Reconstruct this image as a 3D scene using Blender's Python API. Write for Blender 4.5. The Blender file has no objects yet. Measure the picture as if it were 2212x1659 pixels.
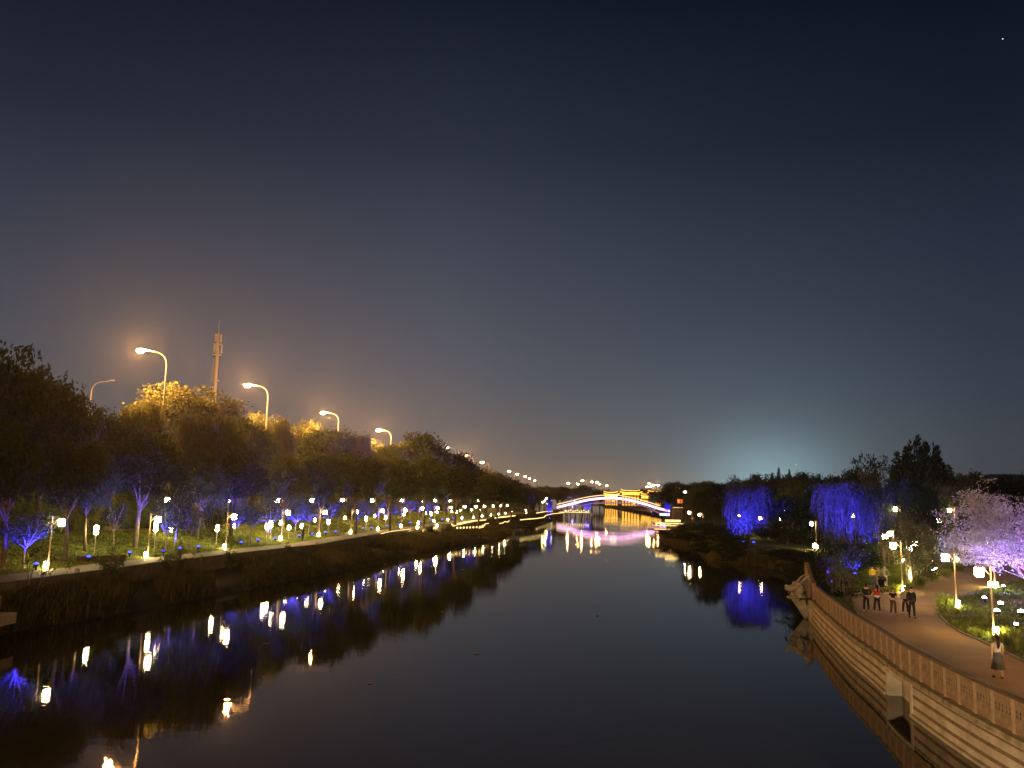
import bpy, math, random
import numpy as np
from mathutils import Vector, Matrix

C = bpy.context.scene
COL = C.collection
R = math.radians

# ------------------------------------------------------------------ camera, world, exposure
CAM_H = 7.9
F_PX, W_PX, H_PX = 1900.0, 2212.0, 1659.0
HOR, ROLL = 1078.0, 0.024
PITCH = math.atan((HOR - H_PX / 2) / F_PX)
Fv = Vector((0, math.cos(PITCH), math.sin(PITCH)))
U0 = Vector((0, -math.sin(PITCH), math.cos(PITCH)))
Rv = Vector((1, 0, 0)) * math.cos(ROLL) + U0 * math.sin(ROLL)
Uv = -Vector((1, 0, 0)) * math.sin(ROLL) + U0 * math.cos(ROLL)
cd = bpy.data.cameras.new('camera')
cam = bpy.data.objects.new('camera', cd); COL.objects.link(cam)
m = Matrix((Rv, Uv, -Fv)).transposed().to_4x4(); m.translation = (0, 0, CAM_H)
cam.matrix_world = m
cd.sensor_width = 36; cd.sensor_fit = 'HORIZONTAL'
cd.lens = 36 * F_PX / W_PX
cd.clip_start = 0.1; cd.clip_end = 8000
C.camera = cam

C.view_settings.view_transform = 'Standard'
C.view_settings.look = 'None'
C.view_settings.exposure = 0.0
C.view_settings.gamma = 1.0
C.render.engine = 'CYCLES'
cy = C.cycles
cy.use_denoising = True
cy.max_bounces = 6; cy.diffuse_bounces = 2; cy.glossy_bounces = 3; cy.transmission_bounces = 2
cy.transparent_max_bounces = 4; cy.volume_bounces = 0
cy.sample_clamp_indirect = 40.0
cy.sample_clamp_direct = 0.0
cy.use_light_tree = True
cy.caustics_reflective = False
cy.caustics_refractive = False

world = bpy.data.worlds.new('World'); C.world = world
world.use_nodes = True
nt = world.node_tree; N = nt.nodes; L = nt.links
N.clear()


def nd(t, **kw):
    n = N.new(t)
    for k, v in kw.items(): setattr(n, k, v)
    return n


def mth(op, a, b=None, clamp=False):
    n = N.new('ShaderNodeMath'); n.operation = op; n.use_clamp = clamp
    for i, v in enumerate((a, b)):
        if v is None: continue
        if isinstance(v, (int, float)): n.inputs[i].default_value = v
        else: L.new(v, n.inputs[i])
    return n.outputs[0]


def cmix(kind, fac, a, b):
    n = N.new('ShaderNodeMix'); n.data_type = 'RGBA'; n.blend_type = kind; n.clamp_result = False
    if isinstance(fac, (int, float)): n.inputs[0].default_value = fac
    else: L.new(fac, n.inputs[0])
    for i, v in ((6, a), (7, b)):
        if isinstance(v, tuple): n.inputs[i].default_value = v + (1,)
        else: L.new(v, n.inputs[i])
    return n.outputs[2]


def ramp(fac, pts):
    n = N.new('ShaderNodeValToRGB'); e = n.color_ramp.elements
    n.color_ramp.interpolation = 'EASE' if len(pts) < 3 else 'LINEAR'
    for i, (p, c) in enumerate(pts):
        q = e[i] if i < 2 else e.new(p)
        q.position = p; q.color = c + (1,)
    L.new(fac, n.inputs[0])
    return n.outputs[0]


# night sky over a lit town: dark blue above, light pollution low down, one cool glow beyond the right bank
tc = nd('ShaderNodeTexCoord'); sx = nd('ShaderNodeSeparateXYZ'); L.new(tc.outputs['Generated'], sx.inputs[0])
X_, Y_, Z_ = sx.outputs
elev = mth('MAXIMUM', Z_, 0.0)
base = ramp(elev, [(0.0, (.140, .128, .105)), (.055, (.122, .125, .128)), (.14, (.088, .101, .124)), (.26, (.053, .065, .092)),
                   (.38, (.022, .030, .048)), (.52, (.006, .010, .021)), (1.0, (.004, .005, .010))])
azi = mth('ARCTAN2', X_, Y_)                       # 0 straight ahead, + to the right
side = ramp(mth('ADD', mth('MULTIPLY', azi, 1.0), 0.5), [(0.0, (.66, .70, .78)), (.42, (1., .98, 1.)), (.70, (.66, .70, .76)), (1.0, (.38, .43, .52))])
col = cmix('MULTIPLY', 1.0, base, side)


def glow(az0, el0, wa, we, colr, p=2.0):
    da = mth('DIVIDE', mth('SUBTRACT', azi, az0), wa)
    de = mth('DIVIDE', mth('SUBTRACT', Z_, el0), we)
    r2 = mth('ADD', mth('MULTIPLY', da, da), mth('MULTIPLY', de, de))
    g = mth('POWER', 2.718, mth('MULTIPLY', r2, -1.0))
    return cmix('MIX', g, (0., 0., 0.), colr)


for g in (glow(.285, .015, .07, .05, (.17, .30, .35)), glow(.28, .03, .17, .12, (.030, .055, .068)),
          glow(.03, .0, .20, .03, (.11, .062, .018)), glow(.03, .0, .42, .08, (.035, .022, .008)), glow(-.42, .13, .25, .14, (.018, .011, .004))):
    col = cmix('ADD', 1.0, col, g)
# a trace of the physical sky, sun well below the horizon
skyt = nd('ShaderNodeTexSky', sky_type='NISHITA', sun_disc=False, sun_elevation=R(-6), sun_rotation=R(200))
skm = cmix('MIX', 0.02, (0., 0., 0.), skyt.outputs[0])
col = cmix('ADD', 1.0, col, skm)
bg = nd('ShaderNodeBackground'); L.new(col, bg.inputs[0]); bg.inputs[1].default_value = 1.0
wo = nd('ShaderNodeOutputWorld'); L.new(bg.outputs[0], wo.inputs[0])


# ------------------------------------------------------------------ placing things
def ray(px, py):
    return Fv * F_PX + Rv * (px - W_PX / 2) - Uv * (py - H_PX / 2)


def at(px, py, D):
    d = ray(px, py); k = D / d.y
    return Vector((d.x * k, D, CAM_H + d.z * k))


def gnd(px, py, z=0.0):
    d = ray(px, py); k = (z - CAM_H) / d.z
    return Vector((d.x * k, d.y * k, z))


def px_x(px, D, z=0.0):                             # X of the upright through px at distance D
    p = at(px, 1078, D); return p.x


# ------------------------------------------------------------------ mesh helpers
class MB:
    def __init__(s): s.v = []; s.f = []; s.q = []

    def add(s, vs, fs):
        o = len(s.v); s.v += [tuple(v) for v in vs]; s.f += [tuple(i + o for i in f) for f in fs]; return s

    def box(s, a, b, M=None):
        x0, y0, z0 = a; x1, y1, z1 = b
        vs = [Vector(p) for p in ((x0, y0, z0), (x1, y0, z0), (x1, y1, z0), (x0, y1, z0), (x0, y0, z1), (x1, y0, z1), (x1, y1, z1), (x0, y1, z1))]
        if M is not None: vs = [M @ v for v in vs]
        return s.add(vs, [(3, 2, 1, 0), (4, 5, 6, 7), (0, 1, 5, 4), (1, 2, 6, 5), (2, 3, 7, 6), (3, 0, 4, 7)])

    def tube(s, pts, rs, n=6, cap=True):
        pts = [Vector(p) for p in pts]
        if isinstance(rs, (int, float)): rs = [rs] * len(pts)
        o = len(s.v); ref = None
        for i, p in enumerate(pts):
            d = (pts[min(i + 1, len(pts) - 1)] - pts[max(i - 1, 0)])
            d = d.normalized() if d.length > 1e-9 else Vector((0, 0, 1))
            if ref is None: ref = Vector((1, 0, 0)) if abs(d.x) < .8 else Vector((0, 1, 0))
            u = (ref - d * ref.dot(d)).normalized(); ref = u; w = d.cross(u)
            for k in range(n):
                a = 2 * math.pi * k / n
                s.v.append(tuple(p + (u * math.cos(a) + w * math.sin(a)) * rs[i]))
        for i in range(len(pts) - 1):
            for k in range(n):
                a = o + i * n + k; b = o + i * n + (k + 1) % n
                s.f.append((a, b, b + n, a + n))
        if cap:
            s.f.append(tuple(o + k for k in range(n))[::-1])
            e = o + (len(pts) - 1) * n
            s.f.append(tuple(e + k for k in range(n)))
        return s

    def lathe(s, prof, c=(0, 0, 0), n=10, sq=1.0):
        o = len(s.v); cx, cy_, cz = c
        for (r, z) in prof:
            for k in range(n):
                a = 2 * math.pi * k / n
                s.v.append((cx + r * math.cos(a), cy_ + r * math.sin(a) * sq, cz + z))
        for i in range(len(prof) - 1):
            for k in range(n):
                a = o + i * n + k; b = o + i * n + (k + 1) % n
                s.f.append((a, b, b + n, a + n))
        s.f.append(tuple(o + k for k in range(n))[::-1])
        e = o + (len(prof) - 1) * n
        s.f.append(tuple(e + k for k in range(n)))
        return s

    def ell(s, c, r, n=10, m_=6, M=None):
        o = len(s.v); c = Vector(c)
        for i in range(m_ + 1):
            t = math.pi * (i + .02) / (m_ + .04)
            for k in range(n):
                a = 2 * math.pi * k / n
                v = Vector((r[0] * math.sin(t) * math.cos(a), r[1] * math.sin(t) * math.sin(a), r[2] * math.cos(t)))
                if M is not None: v = M @ v
                s.v.append(tuple(c + v))
        for i in range(m_):
            for k in range(n):
                a = o + i * n + k; b = o + i * n + (k + 1) % n
                s.f.append((a, a + n, b + n, b))
        return s

    def build(s, name, mat, parent=None, smooth=False):
        me = bpy.data.meshes.new(name)
        me.from_pydata(s.v, [], s.f); me.update()
        if smooth: me.polygons.foreach_set('use_smooth', [True] * len(me.polygons))
        o = bpy.data.objects.new(name, me); COL.objects.link(o)
        if mat is not None: me.materials.append(mat)
        if parent is not None: o.parent = parent
        return o


def fastmesh(name, V, n, mat, parent=None):
    """V: (faces*n, 3) array, each n consecutive verts one face"""
    V = np.asarray(V, dtype=np.float32)
    me = bpy.data.meshes.new(name); k = len(V); f = k // n
    me.vertices.add(k); me.vertices.foreach_set('co', V.ravel())
    me.loops.add(k); me.loops.foreach_set('vertex_index', np.arange(k, dtype=np.int32))
    me.polygons.add(f); me.polygons.foreach_set('loop_start', np.arange(0, k, n, dtype=np.int32))
    me.update(calc_edges=True); me.validate()
    o = bpy.data.objects.new(name, me); COL.objects.link(o); me.materials.append(mat)
    if parent is not None: o.parent = parent
    return o


def empty(name, loc=(0, 0, 0), rz=0.0, sc=None):
    o = bpy.data.objects.new(name, None); COL.objects.link(o)
    o.location = loc; o.rotation_euler = (0, 0, rz); o.empty_display_size = .2
    if sc is not None: o.scale = sc
    return o


def tag(o, label=None, cat=None, group=None, kind=None):
    if label: o['label'] = label
    if cat: o['category'] = cat
    if group: o['group'] = group
    if kind: o['kind'] = kind
    return o


def kids(o): return [c for c in COL.objects if c.parent == o]


CH = {}


def reg(root, *parts):
    CH[root.name] = list(parts); return root


def clone(root, loc, rz=0.0, sc=None):
    """copy a thing with its parts and their sub-parts"""
    c = root.copy(); COL.objects.link(c)
    c.location = loc; c.rotation_euler = (0, 0, rz)
    if sc is not None: c.scale = sc
    for ch in root.children:
        d = ch.copy(); COL.objects.link(d); d.parent = c; d.matrix_parent_inverse = ch.matrix_parent_inverse
        for g in ch.children:
            e = g.copy(); COL.objects.link(e); e.parent = d
    return c


ONES = 'first second third fourth fifth sixth seventh eighth ninth tenth eleventh twelfth thirteenth fourteenth fifteenth sixteenth seventeenth eighteenth nineteenth'.split()
TENS = ['', '', 'twenty', 'thirty', 'forty', 'fifty', 'sixty', 'seventy', 'eighty', 'ninety']
TENTH = ['', '', 'twentieth', 'thirtieth', 'fortieth', 'fiftieth', 'sixtieth', 'seventieth', 'eightieth', 'ninetieth']


def nth(i):
    if i < 20: return ONES[i - 1]
    return TENTH[i // 10] if i % 10 == 0 else TENS[i // 10] + '-' + ONES[i % 10 - 1]


# ------------------------------------------------------------------ materials
def mat(name, colr, rough=.7, var=.25, scale=3.0, bump=0.0, spec=.3, metal=0.0, col2=None, detail=4):
    m_ = bpy.data.materials.new(name); m_.use_nodes = True
    t = m_.node_tree; b = t.nodes['Principled BSDF']
    b.inputs['Roughness'].default_value = rough; b.inputs['Metallic'].default_value = metal
    b.inputs['Specular IOR Level'].default_value = spec
    nz = t.nodes.new('ShaderNodeTexNoise'); nz.inputs['Scale'].default_value = scale; nz.inputs['Detail'].default_value = detail
    g = t.nodes.new('ShaderNodeTexCoord'); t.links.new(g.outputs['Object'], nz.inputs['Vector'])
    cr = t.nodes.new('ShaderNodeValToRGB')
    a = tuple(c * (1 - var) for c in colr); c2 = col2 if col2 else tuple(min(1, c * (1 + var)) for c in colr)
    cr.color_ramp.elements[0].position = .32; cr.color_ramp.elements[1].position = .68
    cr.color_ramp.elements[0].color = a + (1,); cr.color_ramp.elements[1].color = tuple(c2) + (1,)
    t.links.new(nz.outputs[0], cr.inputs[0]); t.links.new(cr.outputs[0], b.inputs['Base Color'])
    if bump:
        bp = t.nodes.new('ShaderNodeBump'); bp.inputs['Distance'].default_value = bump; bp.inputs['Strength'].default_value = .7
        t.links.new(nz.outputs[0], bp.inputs['Height']); t.links.new(bp.outputs[0], b.inputs['Normal'])
    return m_


def emis(name, colr, strength, sample=True):
    m_ = bpy.data.materials.new(name); m_.use_nodes = True
    t = m_.node_tree; t.nodes.clear()
    e = t.nodes.new('ShaderNodeEmission'); e.inputs[0].default_value = tuple(colr) + (1,); e.inputs[1].default_value = strength
    o = t.nodes.new('ShaderNodeOutputMaterial'); t.links.new(e.outputs[0], o.inputs[0])
    m_.cycles.emission_sampling = 'FRONT' if sample else 'NONE'
    return m_


def leafmat(name, c1, c2, trans=.35):
    m_ = bpy.data.materials.new(name); m_.use_nodes = True
    t = m_.node_tree; t.nodes.clear(); n = t.nodes; l = t.links
    tcx = n.new('ShaderNodeTexCoord'); nz = n.new('ShaderNodeTexNoise'); nz.inputs['Scale'].default_value = 1.1; nz.inputs['Detail'].default_value = 3
    l.new(tcx.outputs['Object'], nz.inputs['Vector'])
    oi = n.new('ShaderNodeObjectInfo'); ad = n.new('ShaderNodeMath'); ad.operation = 'MULTIPLY_ADD'
    l.new(oi.outputs['Random'], ad.inputs[0]); ad.inputs[1].default_value = .35; 
    l.new(nz.outputs[0], ad.inputs[2])
    cr = n.new('ShaderNodeValToRGB'); cr.color_ramp.elements[0].position = .42; cr.color_ramp.elements[1].position = .85
    cr.color_ramp.elements[0].color = c1 + (1,); cr.color_ramp.elements[1].color = c2 + (1,)
    l.new(ad.outputs[0], cr.inputs[0])
    d = n.new('ShaderNodeBsdfDiffuse'); tr = n.new('ShaderNodeBsdfTranslucent'); mx = n.new('ShaderNodeMixShader'); mx.inputs[0].default_value = trans
    l.new(cr.outputs[0], d.inputs[0]); l.new(cr.outputs[0], tr.inputs[0]); l.new(d.outputs[0], mx.inputs[1]); l.new(tr.outputs[0], mx.inputs[2])
    o = n.new('ShaderNodeOutputMaterial'); l.new(mx.outputs[0], o.inputs[0])
    return m_


M = {}
M['leaf'] = leafmat('leaf_broad', (.045, .070, .030), (.105, .135, .048))
M['leaf_dark'] = leafmat('leaf_dark', (.022, .032, .018), (.052, .066, .030))
M['leaf_willow'] = leafmat('leaf_willow', (.060, .072, .045), (.125, .130, .070))
M['leaf_pale'] = leafmat('leaf_pale', (.070, .082, .038), (.125, .125, .058))
M['leaf_plum'] = leafmat('leaf_plum', (.20, .16, .20), (.38, .36, .33))
M['bark'] = mat('bark', (.13, .10, .075), .9, .4, 6, .02)
M['bark_pale'] = mat('bark_pale', (.26, .22, .17), .85, .3, 6, .01)
M['grass'] = mat('lawn_soil', (.06, .075, .022), .95, .5, 1.3, .05, col2=(.13, .15, .04), detail=8)
M['blade'] = leafmat('grass_blade', (.14, .19, .03), (.36, .42, .08), .3)
M['reed'] = leafmat('reed_blade', (.085, .085, .035), (.20, .17, .075), .3)
M['bank'] = mat('bank_soil', (.035, .034, .02), .95, .4, .8, .1)
M['path_pale'] = mat('path_paving', (.21, .175, .13), .75, .15, 2.5, .004)
M['path_red'] = mat('path_asphalt_red', (.33, .20, .095), .8, .14, .35, .004, col2=(.42, .26, .13), detail=12)
M['road'] = mat('road_asphalt', (.05, .05, .05), .85, .2, 5)
M['conc'] = mat('wall_concrete', (.36, .32, .25), .8, .3, 1.1, .015, detail=12)
M['conc_dark'] = mat('wall_concrete_band', (.15, .105, .07), .85, .25, 3, .01)
M['stone'] = mat('pier_stone', (.33, .29, .23), .8, .3, 3, .02)
M['carved_post'] = mat('fence_post_carved', (.30, .21, .135), .75, .2, 4)
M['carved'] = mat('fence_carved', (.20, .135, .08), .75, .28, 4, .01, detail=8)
M['carved_shade'] = mat('fence_painted_shade', (.03, .02, .014), .85, .3, 6)
M['rail'] = mat('fence_rail', (.055, .036, .025), .6, .2, 5)
M['metal'] = mat('lamp_pole_steel', (.60, .56, .50), .45, .1, 2, metal=.3)
M['copper'] = mat('post_brown_paint', (.36, .25, .16), .5, .2, 4)
M['dark'] = mat('fixture_black', (.03, .03, .03), .5, .2, 6)
M['brick'] = mat('bench_brick', (.10, .06, .04), .85, .4, 8, .02)
M['lantern'] = emis('lantern_glow', (1, .72, .32), 140)
M['lantern_s'] = emis('base_lantern_glow', (1, .80, .34), 125)
M['sodium'] = emis('sodium_glow', (1, .44, .10), 21000)
M['sodium_far'] = emis('sodium_far_glow', (1, .40, .08), 900)
M['white_l'] = emis('white_lamp_glow', (1, .92, .8), 500)
M['blue_l'] = emis('blue_lens_glow', (.03, .045, 1), 7, False)
M['white_fl'] = emis('white_lens_glow', (.85, .88, 1), 60, False)
M['led'] = emis('warm_led_glow', (1, .64, .22), 3.4)
M['led_path'] = emis('path_led_glow', (1, .68, .22), 2.4)
M['led_dim'] = emis('warm_led_soft_glow', (1, .60, .22), 4)
M['pink'] = emis('pink_led_glow', (1, .48, .84), 3.6)
M['pink_dim'] = emis('pink_led_soft_glow', (.75, .35, .62), .8)
M['gold'] = emis('gold_led_glow', (1, .50, .06), 4.5)
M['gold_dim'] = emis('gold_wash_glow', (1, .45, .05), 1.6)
M['red_sign'] = emis('red_sign_glow', (1, .20, .05), 3)
M['white_m'] = mat('mast_white_paint', (.8, .8, .8), .6, .05, 2)
M['star'] = emis('star_glow', (1, 1, 1), 1.2, False)
M['steel_red'] = mat('bridge_steel', (.16, .07, .08), .5, .2, 2)
M['roof'] = mat('roof_tile', (.08, .07, .06), .8, .3, 3)
M['render_wall'] = mat('building_wall', (.35, .28, .2), .8, .2, .5)

# water
m_ = bpy.data.materials.new('river_water'); m_.use_nodes = True
t = m_.node_tree; b = t.nodes['Principled BSDF']
b.inputs['Base Color'].default_value = (.018, .018, .008, 1); b.inputs['Roughness'].default_value = .012
b.inputs['IOR'].default_value = 1.33; b.inputs['Specular IOR Level'].default_value = .5
g = t.nodes.new('ShaderNodeTexCoord')
nz = t.nodes.new('ShaderNodeTexNoise'); nz.inputs['Scale'].default_value = 1.3; nz.inputs['Detail'].default_value = 5
nz2 = t.nodes.new('ShaderNodeTexNoise'); nz2.inputs['Scale'].default_value = .05; nz2.inputs['Detail'].default_value = 2
mpw = t.nodes.new('ShaderNodeMapping'); mpw.inputs['Scale'].default_value = (.8, 1.5, 1)
t.links.new(g.outputs['Object'], mpw.inputs[0]); t.links.new(mpw.outputs[0], nz.inputs['Vector']); t.links.new(g.outputs['Object'], nz2.inputs['Vector'])
mr = t.nodes.new('ShaderNodeMapRange'); mr.inputs[1].default_value = .4; mr.inputs[2].default_value = .62; mr.inputs[3].default_value = .35; mr.inputs[4].default_value = 1.0
t.links.new(nz2.outputs[0], mr.inputs[0])
bp = t.nodes.new('ShaderNodeBump'); bp.inputs['Distance'].default_value = .006
t.links.new(mr.outputs[0], bp.inputs['Strength'])
t.links.new(nz.outputs[0], bp.inputs['Height']); t.links.new(bp.outputs[0], b.inputs['Normal'])
M['water'] = m_

# ------------------------------------------------------------------ the ground: banks as curves of X over Y
def curve(pts, lo=None, hi=None):
    P = sorted([(p.y, p.x) for p in pts]); P = ([lo] if lo else []) + P + ([hi] if hi else [])
    P = sorted(P)
    ys = np.array([p[0] for p in P]); xs = np.array([p[1] for p in P])
    return lambda y: float(np.interp(y, ys, xs))


LW = curve([gnd(*p, 0) for p in ((62, 1356), (161, 1345), (657, 1250), (816, 1220), (866, 1204), (965, 1182), (1062, 1171), (1126, 1144), (1198, 1122))], (5, -27.6), (560, 23))
LP = curve([gnd(*p, 2.5) for p in ((0, 1260), (158, 1239), (347, 1214), (549, 1191), (687, 1176), (816, 1153), (975, 1131), (1042, 1122))], (5, -31), (460, 14.5))
LR = curve([Vector((px_x(a, D) + 1.5, D, 0)) for a, D in ((308, 107.7), (579, 141), (739, 186), (847, 232), (982, 307), (1027, 361), (1060, 423), (1112, 548), (1128, 608), (1168, 796))], (5, -46), (1600, 80))
RW = curve([gnd(*p, 0) for p in ((2128, 1657), (2047, 1602), (1946, 1528), (1895, 1478), (1839, 1432), (1775, 1365), (1750, 1333), (1738, 1286), (1712, 1244), (1662, 1226), (1591, 1220), (1533, 1211), (1513, 1187), (1430, 1168))], (5, 13.6), (460, 82))


def smooth01(t):
    t = max(0, min(1, t)); return t * t * (3 - 2 * t)


def wob(x, y, s=1.0):
    return (math.sin(x * .31 * s + 1.3) * math.cos(y * .27 * s) + .5 * math.sin(x * .83 * s + y * .57 * s)) * .5


def sheet(name, ys, prof, mt, label=None):
    """ys: rows; prof(y) -> list of (x, z)"""
    B = MB(); rows = [prof(y) for y in ys]; n = len(rows[0])
    for y, r in zip(ys, rows):
        for x, z in r: B.v.append((x, y, z))
    for i in range(len(ys) - 1):
        for k in range(n - 1):
            a = i * n + k
            B.f.append((a, a + 1, a + n + 1, a + n))
    o = B.build(name, mt, smooth=True)
    return tag(o, label, kind='structure')


YS = list(np.concatenate([np.arange(-14, 150, 2.0), np.arange(150, 470, 5.0)]))


def zl(s, y):                                         # height of the left park at s metres from the path edge
    if s < 3: return 2.5
    if s < 12.5: return 2.5 + 1.5 * smooth01((s - 3) / 9) + .10 * wob(s * 2, y)
    if s < 15.5: return 4.0
    return 4.0


wat = MB(); wat.add([(-900, -60, 0), (900, -60, 0), (900, 2400, 0), (-900, 2400, 0)], [(0, 1, 2, 3)])
tag(wat.build('water', M['water']), kind='structure')

ns = [0, .12, .3, .5, .7, .86, 1.0]
tag(sheet('riverbank', YS, lambda y: [(LW(y) + .8, -.6), (LW(y), -.02)] + [
    (LW(y) + (LP(y) - LW(y)) * k, 1.45 * k ** .6 + .12 * wob(k * 9, y)) for k in ns[1:]][::1], M['bank'], 'dark weedy bank sloping from the left path wall to the river'), kind='structure')
sheet('path', YS, lambda y: [(LP(y) - .02, 2.53), (LP(y) - 2.9, 2.53)], M['path_pale'], 'pale paved lower path along the left bank')
sheet('lawn', YS, lambda y: [(LP(y) - s, zl(s, y)) for s in (2.85, 3.05, 4, 5.5, 7, 8.5, 10, 11.5, 12.7)], M['grass'], 'grass lawn rising from the lower path to the upper path')
sheet('upper_path', YS, lambda y: [(LP(y) - 12.5, 4.05), (LP(y) - 15.5, 4.05)], M['path_pale'], 'upper path at the top of the left lawn')


def emb(y):
    x0 = LP(y) - 15.4; x1 = LR(y); 
    if x1 > x0 - 4: x1 = x0 - 4
    return [(x0 + (x1 - x0) * k, 4.0 + 5 * smooth01(k) + .2 * wob(k * 8, y)) for k in (0, .15, .3, .5, .7, .85, 1.0)]


sheet('embankment', YS, emb, M['grass'], 'steep planted embankment under the left road')
sheet('road', YS, lambda y: [(emb(y)[-1][0] + .1, 9.02), (emb(y)[-1][0] - 16, 9.02)], M['road'], 'raised road behind the left trees')
sheet('roadside_ground', YS, lambda y: [(emb(y)[-1][0] - 15.9, 8.95), (emb(y)[-1][0] - 40, 8.6), (-600, 7)], M['bank'], 'dark ground beyond the raised road')

# retaining wall under the left path
B = MB(); yy = [y for y in YS if y < 460]
for a, b2 in zip(yy[:-1], yy[1:]):
    p, q = LP(a), LP(b2)
    B.add([(p + .28, a, .7), (p, a, .7), (q, b2, .7), (q + .28, b2, .7), (p + .28, a, 2.56), (p, a, 2.56), (q, b2, 2.56), (q + .28, b2, 2.56)],
          [(0, 3, 7, 4), (4, 7, 6, 5), (1, 5, 6, 2)])
tag(B.build('retaining_wall', mat('left_wall_stone', (.16, .14, .10), .85, .3, 2, .01)), 'low dark stone wall carrying the left riverside path', 'wall')


def zr(x, y):                                         # right park
    d = x - RW(y)
    z = 1.4 + 1.0 * smooth01((y - 115) / 40)
    if y > 64: z = -.3 + (z + .3) * smooth01((d + .6) / 4.5)
    return z


rx = [0, .4, 1.2, 2.5, 4, 6, 9, 13, 18, 25, 35, 50, 80, 120, 200, 500]
sheet('park_ground', YS, lambda y: [(RW(y) + (.35 if y < 64 else -.8) + k, (1.4 if y < 64 else zr(RW(y) - .8 + k, y))) for k in rx], M['grass'], 'dark grassy ground of the right bank park')

# distant ground beyond the footbridge, with the channel left open in the middle
B = MB()
for side_, xs in ((-1, (-900, -300, -60, 12)), (1, (84, 160, 400, 900))):
    for i in range(3):
        x0, x1 = xs[i], xs[i + 1]
        f0 = [(x0, 465), (x1, 465), (x1 * (1.0 if abs(x1) > 100 else 1) + (60 if x1 == 12 else (130 if x1 == 84 else 0)), 2300), (x0 + (60 if x0 == 12 else (130 if x0 == 84 else 0)), 2300)]
        B.add([(x, y, 1.6) for x, y in f0], [(0, 1, 2, 3)])
tag(B.build('ground', M['bank']), kind='structure')

# right riverside red path with its forks
def outline(name, pts, z, mt, label=None):
    P = [gnd(a, b_, 1.4) for a, b_ in pts]
    B = MB(); B.add([(p.x, p.y, z) for p in P], [tuple(range(len(P)))])
    o = B.build(name, mt); return tag(o, label, kind='structure')


pw = [gnd(a, b_, 1.4) for a, b_ in ((2130, 1345),)]
inner = [(RW(y) + .75, y) for y in (-12, 0, 8, 14, 18, 22, 25, 28, 31, 34, 37, 40, 43, 46, 48.5)]
outer = [gnd(a, b_, 1.4) for a, b_ in ((1849, 1322), (1843, 1303), (1842, 1291), (1862, 1280), (1904, 1286), (1940, 1272), (1976, 1260), (2000, 1246), (2025, 1237), (2062, 1229), (2106, 1222), (2180, 1214), (2300, 1212))]
islandb = [gnd(a, b_, 1.4) for a, b_ in ((2300, 1226), (2220, 1246), (2170, 1262), (2129, 1274), (2075, 1292), (2040, 1304), (2022, 1314), (2030, 1332), (2048, 1350), (2080, 1370), (2124, 1389), (2165, 1408), (2212, 1431), (2300, 1470))]
islandb += [Vector((24.5, 20, 1.4)), Vector((23.5, 8, 1.4)), Vector((23.5, -12, 1.4))]
B = MB(); poly = inner + [(p.x, p.y) for p in outer] + [(p.x, p.y) for p in islandb]
B.add([(x, y, 1.425) for x, y in poly], [tuple(range(len(poly)))])
po = B.build('red_path', M['path_red']); tag(po, 'wide reddish asphalt path forking on the right bank', kind='structure')
# kerb along both path edges
B = MB()
for pl in (outer, islandb):
    for a, b2 in zip(pl[:-1], pl[1:]):
        d = Vector((b2.x - a.x, b2.y - a.y, 0)); n_ = Vector((-d.y, d.x, 0)).normalized() * .07
        vs = [(a.x - n_.x, a.y - n_.y), (a.x + n_.x, a.y + n_.y), (b2.x + n_.x, b2.y + n_.y), (b2.x - n_.x, b2.y - n_.y)]
        B.add([(x, y, 1.40) for x, y in vs] + [(x, y, 1.50) for x, y in vs], [(4, 5, 6, 7), (0, 1, 5, 4), (2, 3, 7, 6), (1, 2, 6, 5), (3, 0, 4, 7)])
tag(B.build('kerb', M['path_pale']), 'thin pale kerb edging the red path', kind='structure')
outline('side_path', ((1842, 1291), (1853, 1277), (1868, 1268), (1872, 1255), (1885, 1246), (1900, 1244), (1912, 1256), (1918, 1268), (1908, 1284), (1880, 1294)), 1.432, M['path_pale'], 'pale paved side path where three people stroll')
# hill far right
B = MB(); nx = 30
for i in range(nx + 1):
    x = 500 + i * 60; hz = 78 * math.exp(-((x - 1000) / 330) ** 2) + 6 * math.sin(x * .02)
    B.v += [(x, 1750, 0), (x, 1800, max(2, hz))]
for i in range(nx): B.f.append((2 * i, 2 * i + 2, 2 * i + 3, 2 * i + 1))
for i in range(nx + 1):
    v = B.v[2 * i + 1]; B.v.append((v[0], 2100, 0))
o_ = 2 * (nx + 1)
for i in range(nx): B.f.append((2 * i + 1, 2 * i + 3, o_ + i + 1, o_ + i))
tag(B.build('hill', M['bank']), 'low dark hill on the horizon', kind='structure')
# the road bridge the picture is taken from (stands behind the camera)
B = MB(); B.box((-70, -13, 5.6), (70, -.6, 6.25))
for x in (-40, -20, 0, 20, 40): B.box((x - .5, -12, -.5), (x + .5, -2, 5.6))
tag(B.build('road_bridge', M['conc']), 'concrete road bridge carrying the street lamps behind the viewpoint', 'bridge')
#PART2
# ------------------------------------------------------------------ right retaining wall, carved fence, dragon prow
rs = [(RW(y), y) for y in np.arange(-14, 63.01, 1.0)]


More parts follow.
